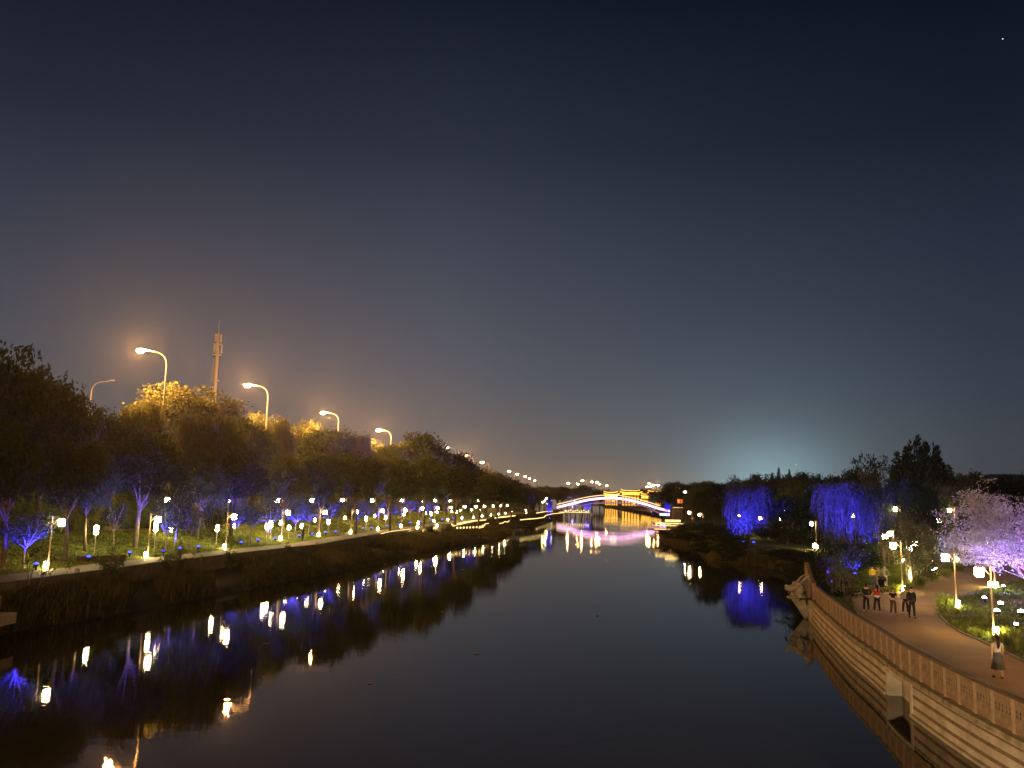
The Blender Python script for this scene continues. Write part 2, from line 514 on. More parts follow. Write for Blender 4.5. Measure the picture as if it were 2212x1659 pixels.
def strip(B, pts, o0, z0, o1, z1):
    """a beam along pts: offset o0..o1 to the land side, z0..z1"""
    n = len(pts); o = len(B.v)
    for i, (x, y) in enumerate(pts):
        a = pts[max(0, i - 1)]; b_ = pts[min(n - 1, i + 1)]
        d = Vector((b_[0] - a[0], b_[1] - a[1])).normalized(); nn = Vector((d.y, -d.x))
        for (of, z) in ((o0, z0), (o0, z1), (o1, z1), (o1, z0)):
            B.v.append((x + nn.x * of, y + nn.y * of, z))
    for i in range(n - 1):
        for k in range(4):
            a = o + i * 4 + k; b_ = o + i * 4 + (k + 1) % 4
            B.f.append((a, a + 4, b_ + 4, b_))
    B.f.append((o, o + 1, o + 2, o + 3)); e = o + (n - 1) * 4; B.f.append((e + 3, e + 2, e + 1, e))
    return B


wall = empty('river_wall', (RW(30), 30, 0)); tag(wall, 'curved pale concrete river wall with dark bands under the carved fence', 'wall')
inv = Matrix.Translation((-RW(30), -30, 0))


def wpart(B, name, mt, parent=wall):
    o = B.build(name, mt, parent); o.data.transform(inv); return o


ra = [p for p in rs if p[1] <= 35.1]; rb = [p for p in rs if p[1] >= 39.4]
B = MB()
for seg in (rs[:50], rs[53:]):
    strip(B, seg, .0, -.6, .5, 1.22)
    strip(B, seg, -.16, -.5, 0, .10)
wpart(B, 'wall_face', M['conc'])
B = MB()
for seg in (rs[:50], rs[53:]):
    strip(B, seg, -.014, .30, 0, .42); strip(B, seg, -.014, .70, 0, .82); strip(B, seg, -.014, 1.08, 0, 1.15)
wpart(B, 'dark_band', M['conc_dark'])
B = MB(); strip(B, rs, -.10, 1.23, .62, 1.40); wpart(B, 'coping', mat('mossy_coping', (.20, .19, .11), .9, .35, 2.5, .015, col2=(.33, .29, .20)))
# drain opening
seg = rs[49:54]
B = MB(); strip(B, seg, .55, -.8, .7, 1.22); strip(B, seg[:1] + [(seg[0][0] + .02, seg[0][1] + .2)], -.07, -.5, .6, 1.225); strip(B, [(seg[-1][0] - .03, seg[-1][1] - .2), seg[-1]], -.07, -.5, .6, 1.225)
strip(B, seg, -.07, 1.05, -.02, 1.226)
dr = wpart(B, 'drain_frame', M['conc'])
B = MB(); strip(B, seg, .0, 1.0, .54, 1.2); wpart(B, 'drain_lintel', M['conc_dark'])

# fence
fpts = []
acc = 0; last = None
fine = [(RW(y), y) for y in np.arange(12, 62.5, .05)]
for p in fine:
    if last is None: fpts.append(p); last = p; continue
    if math.hypot(p[0] - last[0], p[1] - last[1]) >= 1.25: fpts.append(p); last = p
fence = empty('carved_fence', (RW(30), 30, 1.4)); tag(fence, 'brown carved panel fence curving along the top of the river wall', 'fence')
Bp = MB(); w_ = .085
Bp.box((-w_, -w_ * .7, 0), (w_, w_ * .7, 1.0)); Bp.box((-w_ * .5, -w_ * .7 - .02, .1), (w_ * .5, -w_ * .7, .9))
post_me = None
Lp = 1.25 - 2 * w_
Bq = MB()
Bq.box((-Lp / 2, -.03, .03), (Lp / 2, .03, .16)); Bq.box((-Lp / 2, -.03, .86), (Lp / 2, .03, .99))
nb = 5; bw = Lp / nb
Bq.box((-Lp / 2, -.005, .16), (Lp / 2, .02, .86))
for k in range(nb):
    x0 = -Lp / 2 + k * bw
    for u0, u1 in ((.14, .42), (.58, .86)):
        Bq.box((x0 + bw * u0, -.045, .165), (x0 + bw * u1, -.0052, .47)); Bq.box((x0 + bw * u0, -.045, .69), (x0 + bw * u1, -.0052, .855))
    Bq.box((x0 + bw * .10, -.04, .47), (x0 + bw * .24, -.0052, .69)); Bq.box((x0 + bw * .76, -.04, .47), (x0 + bw * .90, -.0052, .69))
    Bq.ell((x0 + bw * .5, -.04, .58), (.020, .02, .034), 6, 4)
Br = MB()  # near-black slabs: shade of the fence holes and grooves put in as colour
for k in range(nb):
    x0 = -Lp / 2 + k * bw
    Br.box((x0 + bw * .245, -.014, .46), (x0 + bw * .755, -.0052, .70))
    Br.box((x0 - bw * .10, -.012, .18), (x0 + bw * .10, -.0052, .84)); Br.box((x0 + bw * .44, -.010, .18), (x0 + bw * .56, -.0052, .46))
Bs = MB(); Bs.box((-Lp / 2 - .02, -.04, .0), (Lp / 2 + .02, .04, 1.0)); Bs.box((-Lp / 2 + .1, -.06, .12), (Lp / 2 - .1, .05, .88)); 
pm = qm = rm = sm = None
first = True
for i, (p, q) in enumerate(zip(fpts[:-1], fpts[1:])):
    mx, my = (p[0] + q[0]) / 2 + .2, (p[1] + q[1]) / 2; an = math.atan2(q[1] - p[1], q[0] - p[0])
    def put(proto, B_, name, mt, x, y):
        if proto is None:
            o = B_.build(name, mt, fence)
        else:
            o = proto.copy(); COL.objects.link(o); o.parent = fence
        o.location = (x - RW(30), y - 30, 0); o.rotation_euler = (0, 0, an + math.pi)
        return o
    o = put(pm, Bp, 'post', M['carved_post'], p[0] + .2, p[1]); pm = pm or o
    if my > 53.2 and i % 3 != 1 or my > 60:
        o = put(sm, Bs, 'solid_panel', M['carved'] , mx, my); sm = sm or o
    else:
        o = put(qm, Bq, 'lattice_panel', M['carved'], mx, my)
        if qm is None:
            qm = o; rm = Br.build('painted_hole_shade', M['carved_shade'], o)
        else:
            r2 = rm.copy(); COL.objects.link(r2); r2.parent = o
B = MB(); strip(B, [(x, y) for x, y in fpts], .11, 1.002, .29, 1.085)
o = B.build('top_rail', M['rail'], fence); o.data.transform(Matrix.Translation((-RW(30), -30, 0)))

# prow: the wall runs out in a pointed fin with a beast head
px0, py0 = rs[-1]
prow = empty('dragon_prow', (px0, py0, 0)); tag(prow, 'carved stone dragon head and pointed fin at the far end of the river wall', 'sculpture')
B = MB()
fin = [(.0, 0, 0), (.30, 1.3, 0), (.62, 2.7, 0), (.8, 3.9, 0)]
tops = [2.55, 2.75, 3.15, 3.75]; bots = [.2, .4, .8, 1.9]
for th in (0, .28):
    for (x, y, z), tp, bt in zip(fin, tops, bots): B.v += [(x + th, y, bt), (x + th, y, tp)]
for i in range(3):
    a = 2 * i
    B.f += [(a, a + 1, a + 3, a + 2), (a + 8, a + 10, a + 11, a + 9), (a + 1, a + 9, a + 11, a + 3), (a, a + 2, a + 10, a + 8)]
B.f += [(6, 7, 15, 14), (0, 8, 9, 1)]
B.build('fin', M['carved'], prow)
B = MB()
B.box((-.15, -.8, -.5), (1.3, 1.0, 1.35)); B.tube([(.4, .8, .3), (.1, 1.4, .75), (-.3, 1.7, 1.2), (-.7, 1.6, 1.7)], [.75, .62, .5, .42], 10)
B.build('neck', M['stone'], prow, True)
B = MB()
B.ell((-.55, 1.5, 2.0), (.55, .5, .5)); B.ell((-1.05, 1.3, 2.05), (.48, .34, .26)); B.ell((-.95, 1.3, 1.42), (.45, .30, .15))
B.ell((-1.42, 1.2, 2.18), (.14, .2, .13)); B.ell((-.62, 1.05, 2.36), (.22, .14, .14)); B.ell((-.62, 1.85, 2.36), (.2, .14, .14))
for k in range(6): B.tube([(-.2 + .12 * k, 1.9 - .2 * k, 2.3), (.12 + .13 * k, 1.9 - .2 * k, 2.6 - .1 * k), (.4 + .1 * k, 1.9 - .2 * k, 2.5 - .15 * k)], [.15, .11, .03], 6)
B.tube([(-.5, 1.1, 2.4), (-.15, 1.0, 2.8), (.2, .95, 3.0)], [.09, .07, .02], 6); B.tube([(-.5, 1.8, 2.4), (-.15, 1.9, 2.8), (.2, 1.95, 3.0)], [.09, .07, .02], 6)
for k in range(3): B.tube([(-1.3 + .17 * k, 1.08, 1.82), (-1.3 + .17 * k, 1.08, 1.66)], [.05, .01], 5)
B.build('head', M['stone'], prow, True)
for y_ in (1.02, 1.72): MB().ell((-.8, y_, 2.2), (.09, .06, .09)).build('eye', M['conc'], prow, True)

# stone pier, bottom left, with a mooring post and rope
pier = empty('stone_pier', (-28.2, 44, 0)); tag(pier, 'stone landing pier with an overhanging slab at the left river edge', 'pier')
MB().box((-4.0, -30, -.6), (1.4, 3.1, .85)).build('base', M['stone'], pier)
MB().box((-4.2, -30, .85), (2.5, 3.45, 1.38)).build('slab', mat('pier_slab', (.42, .37, .29), .8, .2, 2, .01), pier)
mp = MB().lathe([(.30, 0), (.27, .2), (.26, .85), (.24, .95), (.16, 1.0)], n=14).build('mooring_post', M['stone'], None, True)
tag(mp, 'round stone mooring post standing on the pier slab', 'mooring post'); mp.location = (-26.45, 46.6, 1.38)
B = MB(); B.tube([(-26.7, 46.5, 1.95), (-26.9, 46.1, 1.66), (-27.2, 45.6, 1.46), (-27.7, 45.0, 1.41), (-28.4, 44.6, 1.41), (-29.6, 44, 1.41)], .035, 6)
tag(B.build('rope', M['bark'], None, True), 'dark slack rope tied to the mooring post and lying on the pier', 'rope')

# ------------------------------------------------------------------ lamps
def lantern_geo(B, c, w=.46, h=.46):
    x, y, z = c
    B.lathe([(w * .40, -h / 2), (w * .5, -h * .42), (w * .5, h * .42), (w * .40, h / 2)], (x, y, z), 8)


def lantern_post(name='lantern_post', hgt=3.55, sgn=1, brown=False):
    """pole with a bracket arm, a hanging lantern and a small lantern at its foot"""
    r = empty(name)
    B = MB(); B.tube([(0, 0, 0), (0, 0, hgt)], [.055, .045], 8); B.box((-.10, -.10, 0), (.10, .10, .12))
    B.build('pole', M['copper'], r)
    B = MB(); B.box((min(0, sgn * .75), -.03, hgt - .12), (max(0, sgn * .75), .03, hgt - .05)); B.tube([(sgn * .06, 0, hgt - .6), (sgn * .5, 0, hgt - .12)], .018, 5)
    B.build('arm', M['copper'], r)
    B = MB(); lantern_geo(B, (sgn * .62, 0, hgt - .46)); o = B.build('lantern', M['lantern'], r)
    B = MB(); B.lathe([(.30, 0), (.10, .07), (.03, .09)], (sgn * .62, 0, hgt - .225), 8); B.build('cap', M['copper'], o)
    B = MB(); lantern_geo(B, (-.02, -.26, .30), .30, .42); B.build('foot_lantern', M['lantern_s'], r)
    return r


def street_lamp(glow='sodium', hgt=16.5, arm=3.0, name='street_lamp'):
    """curved-arm street lamp, arm to -x"""
    r = empty(name)
    P = [(0, 0, 0), (0, 0, hgt * .5), (0, 0, hgt - 2.2)]
    for k in range(1, 8):
        a = math.pi / 2 * k / 7 * .92
        P.append((-(1 - math.cos(a)) * 1.75, 0, hgt - 2.2 + math.sin(a) * 1.75))
    P.append((-arm, 0, hgt - .30))
    rr = [.17, .13, .10] + [.075] * (len(P) - 3)
    MB().tube(P, rr, 8).build('pole', M['metal'], r, True)
    B = MB(); B.ell((-arm - .40, 0, hgt - .18), (.62, .22, .14), 10, 6); B.build('head', M['metal'], r, True)
    if glow:
        B = MB(); q_ = 1.7 if 'far' in glow else 1.0; B.ell((-arm - .42, 0, hgt - .26 - .2 * q_), (.46 * q_, .21 * q_, .20 * q_), 8, 4); B.build('lens', M[glow], r)
    return r


random.seed(4)
# street lamps along the raised road
SL = [(304, 305, 108), (576, 541, 141), (739, 706, 186), (846, 826, 232), (1027, 1012, 361), (1062, 1048.7, 423), (1118, 1106.6, 548), (1134, 1123.6, 608), (1150, 1140.8, 660), (1160, 1150.4, 720), (1169, 1161, 796)]
proto = street_lamp(); 
pr_far = street_lamp('sodium_far')
used_far = False
words_ = ['tallest curved-arm sodium lamp above the pale bushy tree', 'sodium lamp to the right of the telecom mast', 'sodium lamp above the weeping willow crowns', 'sodium lamp just left of the round dark treetop']
for i, (pb, ph, D) in enumerate(SL):
    x = at(ph, 740, D).x + 3.4
    src = proto if D < 400 else pr_far
    loc = (x, D, 9.0)
    if i == 0 or (src is pr_far and not used_far):
        o = src; o.location = loc; used_far = used_far or src is pr_far
    else: o = clone(src, loc)
    tag(o, words_[i] if i < 4 else 'orange sodium street lamp over the road trees, %s counted from the left' % nth(i + 1), 'street lamp', 'street lamps along the raised road')
# weaker reddish lamp between them, one unlit lamp of the opposite carriageway
o = street_lamp('white_l'); o.location = (px_x(982, 307), 307, 9); o.scale = (.9, .9, 1.0)
tag(o, 'dimmer pinkish lamp on its curved arm right of the round dark treetop', 'street lamp')
o = street_lamp(None); o.location = (px_x(184, 138) - .5, 138, 9); o.rotation_euler = (0, 0, math.pi)
o.scale = (.9, .9, .98); tag(o, 'unlit street lamp facing right beside the tallest lamp', 'street lamp')
# lamps on the far road beyond the footbridge
far = [(1228, 1043), (1248.7, 1044.7), (1258.4, 1037.4), (1279, 1040.4), (1290, 1041), (1295.5, 1045), (1311.3, 1048.4), (1403.3, 1044), (1398.8, 1051), (1406.5, 1050), (1413, 1047), (1421.7, 1047.3), (1509.4, 1051.6)]
for i, (a, b_) in enumerate(far):
    D = 700 + 12 * (i % 4); p = at(a, b_, D)
    o = clone(pr_far, (p.x + 3.2, D, 1.6)); k = (p.z - 1.6) / 16.2
    o.scale = (1, 1, k)
    tag(o, 'far orange street lamp on the skyline beyond the lit footbridge, %s from the left' % nth(i + 1), 'street lamp', 'distant street lamps beyond the footbridge')
p = at(1479, 1062, 260); o = street_lamp('white_l'); o.location = (p.x + 2.5, 260, 1.6); o.scale = (.7, .7, (p.z - 1.6) / 16.3)
tag(o, 'white street lamp beside the yellow-lit willow right of the footbridge', 'street lamp')
# lamps of the road bridge behind the viewpoint
for k, x in enumerate((44, -32)):
    o = clone(proto, (x + 3.4, -6.0, 6.25)); o.scale = (1, 1, .72)
    tag(o, 'sodium lamp on the road bridge behind the viewpoint, %s' % ('over the right side' if k == 0 else 'over the left side'), 'street lamp', 'street lamps on the road bridge')

# lantern posts, lower path
LPX = [(137, 60), (345, 72), (508, 85), (624.5, 100), (704, 113), (771, 125), (828, 140), (876.5, 156), (913, 174), (946, 190), (975, 206), (1004.7, 224), (1028.8, 241), (1047, 260), (1066, 280), (1082, 300), (1096, 322)]
lp = lantern_post()
for i, (px, D) in enumerate(LPX):
    x = min(px_x(px, D) - .62, LP(D) - 2.9)
    z = zl(LP(D) - x, D) - .02
    o = lp if i == 0 else clone(lp, (0, 0, 0)); o.location = (x, D, z)
    tag(o, 'lantern post with a foot lantern beside the lower left path, %s from the left' % nth(i + 1), 'lantern post', 'lantern posts along the lower path')
# upper row
UPX = [(362, 84), (498, 97), (600, 110), (674, 126), (740, 142), (804, 160), (868, 180), (915, 200), (940, 216), (972, 235), (990, 252), (1015, 274), (1034, 300)]
lu = lantern_post('garden_lamp', 3.5, -1)
for i, (px, D) in enumerate(UPX):
    x = px_x(px, D) + .62; z = zl(12.5, D)
    o = lu if i == 0 else clone(lu, (0, 0, 0)); o.location = (x, D, z)
    tag(o, 'lantern post along the upper left path among the trunks, %s from the left' % nth(i + 1), 'lantern post', 'lantern posts along the upper path')
# low lawn lanterns
ll = empty('lawn_lantern'); MB().tube([(0, 0, 0), (0, 0, 1.0)], .03, 6).build('stake', M['metal'], ll)
B = MB(); lantern_geo(B, (0, 0, 1.15), .34, .42); B.build('shade', M['lantern_s'], ll)
B = MB(); B.lathe([(.2, 0), (.05, .08)], (0, 0, 1.362), 8); B.build('cap', M['dark'], ll)
LLX = [(208, 1144, 70, 'left half'), (369, 1137, 76, 'blue-lit tree'), (580, 1137, 96, ''), (585.5, 1132, 99, ''), (506, 1140, 86, ''), (702, 1141, 103, ''), (731, 1138, 108, ''), (804, 1129, 120, ''), (885, 1122, 140, ''), (918, 1120, 152, ''), (975, 1110, 190, ''), (1050, 1107, 220, '')]
for i, (px, py, D, _) in enumerate(LLX):
    p = at(px, py, D); x = min(p.x, LP(D) - 5); z = zl(LP(D) - x, D)
    o = ll if i == 0 else clone(ll, (0, 0, 0)); o.location = (x, D, z - .02); o.scale = (1, 1, max(.5, (p.z - z) / 1.15))
    tag(o, 'low lantern on a stake in the left lawn, %s from the left' % nth(i + 1), 'lawn lantern', 'low lanterns in the lawn')

# right bank lantern posts
RP = [(2108, 47, 3.4, 1, 'nearest', 1.4, 'large lantern hanging beside the brown post in the right lawn'), (2037, 60, 3.4, 1, '', 1.4, 'lantern post beside the spiky grass clump where the red path forks'),
      (1926, 70, 3.7, -1, '', 1.4, 'lantern post in lit grasses above the three strolling people'), (2125, 76, 3.8, -1, '', 1.4, 'lantern post half hidden under the big purple-lit tree'),
      (1752, 128, 3.6, 1, '', 1.9, 'lantern post left of the wide blue-lit willow'), (1933, 108, 6.4, 1, '', 1.5, 'tall lantern post in front of the dark hanging willow'),
      (2050, 112, 6.4, 1, '', 1.5, 'lantern post at the upper left of the purple-lit tree'), (1511, 178, 4.3, 1, '', 1.5, 'lantern post at the water edge right of the pavilion'),
      (1489, 182, 4.6, -1, '', 1.5, 'lantern post between thin trunks right of the pavilion'), (1642, 150, 4.2, 1, '', 1.6, 'lantern post in the right edge of the blue willow'),
      (1596, 156, 4.6, 1, '', 1.6, 'lantern post behind the left of the blue willow')]
# arm points left (towards smaller px) for the first ones
rpost = {}
for (px, D, h, s, _, z, lab) in RP:
    o = lantern_post('lantern_post', h + .35, -1, True)
    o.location = (px_x(px, D) + .62, D, z); tag(o, lab, 'lantern post', 'lantern posts on the right bank')
for k, (x, y) in enumerate(((24.6, 31.0), (24.2, 17.0))):
    o = lantern_post('lantern_post', 3.75, -1, True); o.location = (x, y, 1.4)
    tag(o, 'lantern post on the right lawn edge just outside the picture, %s of two' % ('farther' if k == 0 else 'nearer'), 'lantern post', 'lantern posts on the right bank')
# unseen flood light added at the bridge edge to brighten the river wall
r = empty('added_wall_flood', (-3, -.5, 4.6)); MB().box((-.2, -.12, -.15), (.2, .14, .15)).build('housing', M['dark'], r)
MB().box((-.15, .142, -.11), (.15, .16, .11)).build('lens', M['led'], r)
ld = bpy.data.lights.new('flood_beam', 'SPOT'); ld.energy = 34000; ld.color = (1, .75, .42); ld.spot_size = R(42); ld.spot_blend = .8; ld.shadow_soft_size = .15
lo = bpy.data.objects.new('flood_beam', ld); COL.objects.link(lo); lo.parent = r; lo.location = (0, .25, 0); lo.rotation_euler = Vector((19, 36, -3.6)).to_track_quat('-Z', 'Y').to_euler()
tag(r, 'added warm flood light out of view, brightening the river wall', 'flood light')
# hanging box lanterns of the park
def hang(px, py, D, z0, lab, w=.42):
    p = at(px, py, D); r = empty('box_lantern', (p.x, D, z0))
    MB().tube([(.35, 0, 0), (.35, 0, p.z - z0 + .4)], .04, 6).build('pole', M['copper'], r)
    MB().box((-.05, -.02, p.z - z0 + .30), (.39, .02, p.z - z0 + .35)).build('arm', M['copper'], r)
    B = MB(); B.box((-w / 2, -w / 2, p.z - z0 - w * .6), (w / 2, w / 2, p.z - z0 + w * .5)); B.build('shade', M['lantern_s'], r)
    tag(r, lab, 'lantern', 'box lanterns in the right park')


for h in ((1978, 1174, 92, 1.4, 'box lantern with a split pane near the wooden shelter'), (1964, 1184, 86, 1.4, 'tilted box lantern just below the split one'), (2028, 1125, 120, 1.6, 'small lantern showing through the blue willow right of the shelter'),
          (1923, 1153, 96, 1.4, 'lantern beside the flat-roofed shelter'), (1912, 1159, 100, 1.4, 'smaller lantern at the left end of the shelter'), (1693, 1104, 170, 1.8, 'small lamp high in the dark bushes between the two blue willows'),
          (1684, 1120, 165, 1.8, 'small yellow lamp under the dark bushes between the two blue willows'), (1841, 1114, 122, 1.6, 'small lamp showing inside the wide blue willow')):
    hang(*h)
# foot lanterns standing alone
def foot(px, py, z, lab, k=1.0):
    p = gnd(px, py, z); B = MB(); lantern_geo(B, (0, 0, .3), .34 * k, .46 * k)
    r = empty('ground_lantern', p); B.build('shade', M['lantern_s'], r)
    B = MB(); B.lathe([(.1, 0), (.1, .08)], (0, 0, 0), 8); B.build('base', M['dark'], r)
    tag(r, lab, 'ground lantern', 'ground lanterns on the right bank')


foot(2140, 1270, 1.4, 'glowing ground lantern behind the nearest brown post'); foot(1759, 1183, 2.0, 'round ground lantern left of the wide blue willow', 1.3)
foot(2013, 1216, 1.4, 'small ground lantern among green-lit leaves', .7); foot(1559, 1158, 2.0, 'ground lantern behind thin trunks left of the blue willow', 1.2)


# flood lights
def flood(px, py, z, colr, watt, lens, lab, grp, tgt, on=True, cone=70, k=1.0, name='flood_light'):
    p = gnd(px, py, z)
    r = empty(name, p)
    MB().box((-.05, -.05, 0), (.05, .05, .18)).build('stake', M['dark'], r)
    B = MB(); B.lathe([(.06 * k, 0), (.17 * k, .12), (.17 * k, .2)], (0, 0, .16), 10); B.build('housing', M['dark'], r)
    B = MB(); B.ell((0, 0, .39), (.15 * k, .15 * k, .10 * k), 8, 4); B.build('lens', M[lens], r)
    if on:
        ld = bpy.data.lights.new('flood_beam', 'SPOT'); ld.energy = watt; ld.color = colr; ld.spot_size = R(cone); ld.spot_blend = .6; ld.shadow_soft_size = .12
        lo = bpy.data.objects.new('flood_beam', ld); COL.objects.link(lo); lo.parent = r
        lo.location = (0, 0, .62)
        d = Vector(tgt) if not isinstance(tgt, (int, float)) else Vector((0, 0, 1))
        lo.rotation_euler = d.to_track_quat('-Z', 'Y').to_euler()
    tag(r, lab, 'flood light', grp)
    return r


BL = (.025, .02, 1.0)
LF = [(77, 1231), (191, 1214), (280, 1204), (353, 1200), (388, 1194), (428, 1190), (521, 1180), (557, 1174), (594, 1170.5), (646, 1164), (675, 1160), (703, 1156.5), (725, 1154), (784, 1147), (802, 1145.5),
      (838, 1141), (862, 1138), (886, 1134), (908, 1131), (932, 1128), (955, 1126), (978, 1123), (1000, 1121), (1022, 1119), (1045, 1117)]
for i, (a, b_) in enumerate(LF):
    flood(a, b_, 2.62, BL, 4500 if i < 6 else 12000 if i < 15 else 30000, 'blue_l', 'blue flood light at the lawn edge by the lower path, %s from the left' % nth(i + 1), 'blue flood lights along the lower path', (-.45, .10, 1), cone=100, k=1.0 if i < 15 else 1.3)
# ------------------------------------------------------------------ plants
def unit(rng, n):
    v = rng.normal(size=(n, 3)); return v / np.linalg.norm(v, axis=1)[:, None]


def leaves(rng, cen, size, wid=.5, up=None, jit=.35):
    """diamond leaves at cen; up: preferred long axis"""
    n = len(cen); a = unit(rng, n)
    if up is not None: a = a * jit + np.array(up)[None, :] * (1 - jit) * (1 if np.ndim(up) == 1 else 1); a /= np.linalg.norm(a, axis=1)[:, None]
    b_ = np.cross(a, unit(rng, n)); b_ /= np.linalg.norm(b_, axis=1)[:, None] + 1e-9
    s = (size * rng.uniform(.6, 1.35, n))[:, None]
    V = np.empty((n, 4, 3)); V[:, 0] = cen - a * s * .5; V[:, 1] = cen + b_ * s * wid * .5; V[:, 2] = cen + a * s * .5; V[:, 3] = cen - b_ * s * wid * .5
    return V.reshape(-1, 3)


def limb(B, p0, p1, r0, r1, rng, bend=.12, n=5, k=4):
    p0 = Vector(p0); p1 = Vector(p1); Ln = (p1 - p0).length
    off = Vector(rng.normal(size=3)) * Ln * bend * .5; off.z = abs(off.z) * .6
    pts = [p0 + (p1 - p0) * (i / k) + off * math.sin(math.pi * i / k) for i in range(k + 1)]
    B.tube(pts, [r0 + (r1 - r0) * i / k for i in range(k + 1)], n, cap=False)
    return pts


def tree_broad(name, seed, mt, bark, trunk=3.0, ext=(3.3, 3.3, 2.9), cz=6.1, nl=11, ncl=38, nlf=30, ls=.33, lr=(1.3, 2.1), clr=.42, twigs=.3, rt=.24, ltop=None):
    rng = np.random.default_rng(seed); r = empty(name); B = MB()
    lobes = []
    for i in range(nl):
        a = i * 2.4 + rng.uniform(-.4, .4); rad = math.sqrt((i + .5) / nl)
        lobes.append((np.array([ext[0] * rad * math.cos(a) * .78, ext[1] * rad * math.sin(a) * .78, cz + ext[2] * rng.uniform(-.6, .75) * (1.05 - .45 * rad)]), rng.uniform(*lr)))
    top = limb(B, (0, 0, -.3), (rng.normal() * .2, rng.normal() * .2, trunk), rt, rt * .7, rng, .08, 8)[-1]
    V = []
    for c, lrad in lobes:
        pts = limb(B, top + Vector((0, 0, rng.uniform(-.5, .3))), tuple(c), rt * .42, rt * .14, rng, .25)
        d = unit(rng, ncl); d[:, 2] = d[:, 2] * .8 + .12
        cc = c + d * lrad * rng.uniform(.55, 1.08, ncl)[:, None]
        for j in range(ncl):
            if rng.random() < twigs: limb(B, pts[rng.integers(2, 5)], tuple(cc[j]), rt * .12, .012, rng, .15, 3, 3)
            pp = rng.normal(size=(nlf, 3)) * clr * np.array([1, 1, .7]) * rng.uniform(.6, 1.3)
            V.append(leaves(rng, cc[j] + pp, ls, .55))
    B.build('trunk', M[bark], r, True)
    fastmesh('crown', np.concatenate(V), 4, M[mt], r)
    return r


def tree_willow(name, seed, mt='leaf_willow', bark='bark', ns=520, nv=26, R_=3.9, top=10, low=(1.0, 4.2), ls=.46):
    rng = np.random.default_rng(seed); r = empty(name); B = MB(); V = []
    t0 = limb(B, (0, 0, -.3), (rng.normal() * .3, rng.normal() * .3, 3.4), .30, .22, rng, .1, 8)[-1]
    heads = []
    for i in range(11):
        a = i * 2.4; rad = R_ * math.sqrt((i + .4) / 11) * .72
        h = Vector((rad * math.cos(a), rad * math.sin(a), top - 1.2 - rng.uniform(0, 1.7) - .16 * rad ** 2 * .6)); heads.append(h)
        limb(B, t0, h, .12, .04, rng, .25, 5, 5)
    for s in range(ns):
        h = heads[rng.integers(0, 11)]
        a = rng.uniform(0, 2 * math.pi); rr = rng.uniform(.1, 1.35)
        p0 = np.array([h.x, h.y, h.z + rng.uniform(.0, 1.0)]) + np.array([math.cos(a) * rr * .4, math.sin(a) * rr * .4, 0])
        out = np.array([math.cos(a), math.sin(a), 0]) * rr
        zend = rng.uniform(*low) if rng.random() < .6 else p0[2] - rng.uniform(1, 3.5)
        tt = np.linspace(0, 1, nv)[:, None]
        P = p0 + out * np.sqrt(tt) + np.array([0, 0, 1.0]) * (.35 * np.sin(tt * 3.14) * (tt < .3) - (p0[2] - zend) * tt ** 1.4)
        P = P + rng.normal(size=(nv, 3)) * .05
        P[:, 0] += .12 * np.sin(tt[:, 0] * 5 + s)
        V.append(leaves(rng, P, ls, .17, up=(0, 0, -1), jit=.20))
    # leafy cap
    for h in heads:
        P = np.array(h) + rng.normal(size=(150, 3)) * np.array([.75, .75, .42]) + np.array([0, 0, .5]); V.append(leaves(rng, P, ls * .85, .35))
    B.build('trunk', M[bark], r, True); fastmesh('crown', np.concatenate(V), 4, M[mt], r)
    return r


def tree_column(name, seed, mt='leaf_dark', n=9, spread=2.3, H=10, w=.75, nlf=900, ls=.3):
    rng = np.random.default_rng(seed); r = empty(name); B = MB(); V = []
    limb(B, (0, 0, -.3), (0, 0, 4), .25, .15, rng, .03, 7)
    for i in range(n):
        a = i * 2.4; rad = spread * math.sqrt((i + .2) / n) if n > 1 else 0
        hh = H * (1 - .28 * (rad / max(spread, .1)) ** 1.5) * rng.uniform(.88, 1.02) if n > 1 else H
        bx, by = rad * math.cos(a), rad * math.sin(a)
        limb(B, (0, 0, 2.0), (bx, by, hh * .85), .09, .02, rng, .06, 4)
        t = rng.beta(1.3, 1.3, nlf); z = 1.6 + (hh - 1.6) * t
        wr = w * np.sin(np.pi * np.clip(t * .85 + .1, 0, 1)) ** .7 * rng.uniform(.2, 1.15, nlf)
        an = rng.uniform(0, 6.28, nlf)
        P = np.stack([bx * np.clip(t * 2, .3, 1) + wr * np.cos(an), by * np.clip(t * 2, .3, 1) + wr * np.sin(an), z], 1)
        V.append(leaves(rng, P, ls, .45, up=(0, 0, 1), jit=.6))
    B.build('trunk', M['bark'], r, True); fastmesh('crown', np.concatenate(V), 4, M[mt], r)
    return r


def tree_small(name, seed, mt='leaf', H=5.2, nb=14, nlf=170, ls=.20, fork=2.0, spread=1.8, bark='bark_pale', rt=.085):
    """young lawn tree: straight trunk, upswept limbs, light crown"""
    rng = np.random.default_rng(seed); r = empty(name); B = MB(); V = []
    top = limb(B, (0, 0, -.2), (rng.normal() * .1, rng.normal() * .1, fork), rt, rt * .75, rng, .05, 7)[-1]
    for i in range(nb):
        a = i * 2.4 + rng.uniform(-.3, .3); rd = spread * rng.uniform(.45, 1.05)
        e = Vector((rd * math.cos(a), rd * math.sin(a), fork + (H - fork) * rng.uniform(.35, .95)))
        pts = limb(B, top + Vector((0, 0, rng.uniform(-.25, .15))), e, rt * .42, .012, rng, .22, 4, 5)
        for p in pts[2:]:
            for _ in range(2):
                q = p + Vector(rng.normal(size=3)) * .38
                B.tube([p, q], [.010, .004], 3, False)
            P = np.array(p) + rng.normal(size=(nlf // 4, 3)) * np.array([.36, .36, .24]); V.append(leaves(rng, P, ls, .5))
    B.build('trunk', M[bark], r, True); fastmesh('crown', np.concatenate(V), 4, M[mt], r)
    return r


